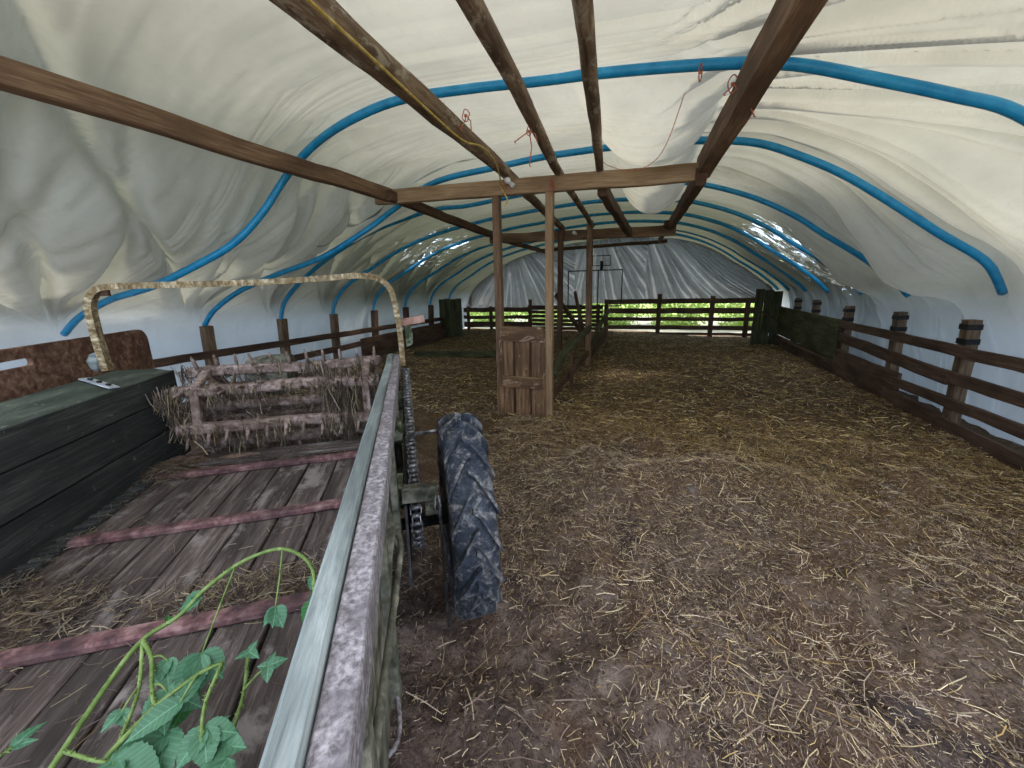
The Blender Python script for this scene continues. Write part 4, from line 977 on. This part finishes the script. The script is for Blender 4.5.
# key points read off the bramble: (lateral, along, z)
main = [(-.86, .80, .56), (-.84, .92, .60), (-.82, 1.05, .64), (-.79, 1.14, .67), (-.72, 1.19, .69), (-.66, 1.22, .74), (-.57, 1.27, .78), (-.46, 1.26, .81), (-.38, 1.20, .81), (-.335, 1.13, .80), (-.325, 1.07, .77)]
cane(main, .007, .0048)
cane([(-.79, 1.14, .67), (-.74, 1.08, .66), (-.70, 1.0, .65), (-.67, .95, .64), (-.64, .93, .62)], .006, .004)
cane([(-.79, 1.14, .67), (-.75, 1.03, .62), (-.73, .92, .60), (-.72, .82, .60)], .005, .004)
cane([(-.52, 1.08, .60), (-.50, .98, .58), (-.49, .88, .58)], .005, .0045)
cane([(-.72, .86, .62), (-.66, .93, .65), (-.58, .97, .68), (-.53, .98, .69)], .006, .004)
cane([(-.53, .98, .69), (-.54, .90, .66), (-.53, .84, .62)], .005, .004)
cane([(-.84, .92, .60), (-.76, .88, .60), (-.70, .85, .61)], .005, .003)
def leafgrp(at_, stalk_from, leaves, mat='leaf', drop=True):
    if stalk_from is not None: cane([stalk_from, tuple((V(stalk_from)+V(at_))*.5+V((.004, 0, .01))), at_], .003, .0022, False, name='stalk')
    for (dx_, dy_, dz_, L_, W_, nx, ny, nz) in leaves:
        b = MB(); leaf_mesh(b, at_, (dx_, dy_, dz_), (nx, ny, nz), L_, W_, fold=random.uniform(.15, .4), curl=random.uniform(.1, .35)); br(b, 'leaf', mat)
leafgrp((-.60, 1.03, .68), (-.59, 1.26, .77), [(-.35, -.75, -.6, .10, .075, .3, -.5, .9), (.55, -.35, -.5, .085, .07, 0, -.3, 1), (.1, -.8, -.7, .09, .07, .5, -.5, .8)])
leafgrp((-.45, 1.13, .70), (-.45, 1.26, .81), [(.35, -.6, -.5, .06, .055, -.1, -.5, 1), (-.6, -.4, -.6, .055, .03, 0, -.4, 1), (.1, -.9, -.4, .05, .035, .4, -.5, .8)])
leafgrp((-.345, 1.16, .76), (-.37, 1.19, .81), [(.1, -.5, -.85, .07, .03, -.8, -.5, .3), (-.3, -.2, -.6, .045, .03, -.3, -.6, .7)])
leafgrp((-.335, 1.10, .72), (-.325, 1.07, .77), [(-.45, -.35, -.75, .075, .05, -.3, -.8, .5)], 'leafdk')
leafgrp((-.325, 1.07, .77), None, [(.05, -.25, -1, .11, .035, -.6, -.6, .1), (.1, .1, -1, .05, .03, -.3, -.8, 0)])
leafgrp((-.67, 1.21, .72), None, [(-.75, .1, -.25, .09, .055, .1, -.5, .9), (-.55, .4, .05, .05, .03, .4, -.3, .8)])
leafgrp((-.74, 1.17, .68), None, [(-.3, .75, .2, .05, .02, .5, -.3, .8)], 'leafdk')
leafgrp((-.70, 1.07, .65), (-.74, 1.08, .66), [(.25, -.7, -.4, .07, .05, 0, -.4, 1), (-.2, -.9, -.3, .06, .04, 0, -.4, 1)])
leafgrp((-.66, .98, .64), (-.70, 1.0, .65), [(.7, -.3, -.25, .095, .065, -.1, -.4, 1), (.3, -.9, -.2, .10, .07, 0, -.3, 1), (-.3, -.9, -.3, .08, .06, 0, -.3, 1)])
leafgrp((-.60, .92, .66), (-.58, .97, .68), [(.3, .6, .2, .07, .035, 0, -.6, .8), (-.8, -.5, -.1, .11, .05, .1, -.5, .9)])
leafgrp((-.70, .85, .61), None, [(.75, -.35, -.1, .12, .085, 0, -.3, 1), (-.1, -.95, -.1, .09, .07, 0, -.3, 1), (.4, .5, .1, .07, .05, 0, -.4, 1)])
leafgrp((-.53, .86, .63), None, [(-.5, -.6, -.3, .075, .055, 0, -.4, 1), (.3, -.8, -.3, .08, .06, 0, -.3, 1), (.7, -.2, 0, .075, .05, 0, -.4, 1), (.75, .35, .1, .05, .022, 0, -.5, .8)])
leafgrp((-.50, .84, .60), None, [(.2, -.9, -.1, .08, .06, 0, -.3, 1), (.8, -.3, .1, .07, .05, 0, -.3, 1)])
leafgrp((-.44, 1.0, .63), (-.50, .98, .59), [(.2, .8, .3, .04, .022, 0, -.6, .8), (.8, .1, .2, .045, .03, 0, -.5, .8), (.1, -.8, -.2, .04, .03, 0, -.4, 1), (-.7, .1, .1, .03, .02, 0, -.4, 1)])
leafgrp((-.50, 1.05, .64), (-.51, 1.04, .6), [(.3, .4, .4, .03, .02, 0, -.6, .8), (.5, -.5, .2, .04, .025, 0, -.4, 1), (-.5, -.3, .1, .035, .02, 0, -.4, 1)])
leafgrp((-.63, .90, .60), None, [(.2, -.95, -.1, .11, .08, 0, -.3, 1), (-.6, -.7, 0, .09, .065, .1, -.3, 1)])
leafgrp((-.62, 1.0, .60), None, [(-.2, -.9, -.1, .085, .065, 0, -.35, 1)], 'leafdk')
leafgrp((-.47, .80, .60), None, [(-.3, -.9, 0, .10, .075, 0, -.3, 1)])
leafgrp((-.76, .98, .61), (-.75, 1.03, .62), [(-.5, -.6, -.1, .045, .03, 0, -.4, 1), (.4, -.5, -.2, .045, .03, 0, -.4, 1)])
B2 = empty('bramble_sprig', tuple(TM @ V((-1.02, .92, BZ))), 'small bramble sprig at the bottom left corner of the spreader bed', 'bramble', rz=TA)
BR0 = BR; BR = B2
cane([(-1.08, .84, .55), (-1.03, .92, .57), (-.98, .98, .58)], .005, .003)
leafgrp((-.98, .98, .58), None, [(.4, .8, .2, .06, .028, 0, -.5, .9), (.8, .1, .1, .04, .02, 0, -.5, .9)])
leafgrp((-1.03, .90, .57), None, [(.7, -.4, .1, .05, .03, 0, -.5, .9), (-.2, -.9, .1, .05, .03, 0, -.5, .9)], 'leafdk')

# ------------------------------------------------------------------ outside foliage (seen through gaps)
def foliage(name, c, r, n, size, label, cat='hedge', group=None):
    """a bush/crown: leaf cards over lumpy ellipsoids with a stem beneath"""
    c = np.array(c); r = np.array(r); d = RS.normal(size=(n, 3)); d /= np.linalg.norm(d, axis=1)[:, None]
    rad_ = RS.uniform(.55, 1.0, n)*(1+.18*fbm(d[:, 0]*3+c[0], d[:, 1]*3+d[:, 2]*2, 3, 33)); P_ = c+d*r*rad_[:, None]
    P_[:, 2] = np.maximum(P_[:, 2], -.1)
    a = RS.normal(size=(n, 3)); a /= np.linalg.norm(a, axis=1)[:, None]; b_ = np.cross(a, RS.normal(size=(n, 3))); b_ /= np.linalg.norm(b_, axis=1)[:, None]
    s_ = RS.uniform(.6, 1.3, n)[:, None]*size
    vs = np.stack([P_-a*s_, P_+b_*s_*.5, P_+a*s_, P_-b_*s_*.5], 1).reshape(-1, 3)
    b = MB(); b.v = [tuple(x) for x in vs]; b.g = b.v[:]; b.f = [(4*i, 4*i+1, 4*i+2, 4*i+3) for i in range(n)]; b.sm = [False]*n
    t = empty(name, (c[0], c[1], -.15), label, cat, group); b.build('foliage', 'hedge', t)
    b = MB(); b.tube([(c[0], c[1], -.2), (c[0]+.05, c[1], c[2]*.6), (c[0]-.05, c[1]+.1, c[2])], [.09, .07, .04], 8, lump=.2); b.build('trunk', 'bark', t)
for i, x in enumerate((-7.5, -4.6, -1.8, 1.0, 3.8)):
    foliage('hedge_bush', (x, 18.2+.4*(i % 2), 1.0), (1.42, 1.2, 1.9), 4600, .085, 'sunlit green hedge bush glimpsed between the rails of the back fence', group='hedge beyond the back fence')
for x, y, z in ((6.6, 8.3, 2.6), (6.8, 11.9, 2.9)):
    foliage('side_tree', (x, y, z+1.3), (2.4, 1.8, 3.1), 9000, .24, 'leafy tree outside showing through the worn sheet at right', 'tree', 'trees beyond the right side')
for x, y, z in ((-10.0, 8.0, 2.6), (-10.2, 11.7, 2.8)):
    foliage('side_tree', (x, y, z+1.3), (2.4, 1.8, 3.1), 9000, .24, 'leafy tree outside showing through the worn sheet at left', 'tree', 'trees beyond the left side')

# ------------------------------------------------------------------ light
W = bpy.data.worlds.new('world'); SC.world = W; W.use_nodes = True; nt = W.node_tree
bg = nt.nodes['Background']
tc = nd(nt, 'ShaderNodeTexCoord'); sx = nd(nt, 'ShaderNodeSeparateXYZ'); nt.links.new(tc.outputs['Generated'], sx.inputs[0])
c = ramp(nt, [(0, (.50, .64, .84)), (.5, (.78, .87, 1.0)), (1, (.92, .95, 1.0))], sx.outputs[2]); nt.links.new(c, bg.inputs[0])
bg.inputs[1].default_value = 2.15
def sun(name, rot, e, ang, col):
    l = bpy.data.lights.new(name, 'SUN'); l.energy = e; l.angle = math.radians(ang); l.color = col
    o = bpy.data.objects.new(name, l); COL.objects.link(o); o.rotation_euler = rot; return o
sun('sun', (math.radians(48), 0, math.radians(116)), 6.6, 8, (1, .93, .80))

SC.view_settings.view_transform = 'Standard'; SC.view_settings.look = 'None'
SC.view_settings.gamma = 1; SC.view_settings.use_curve_mapping = False; SC.view_settings.exposure = .8
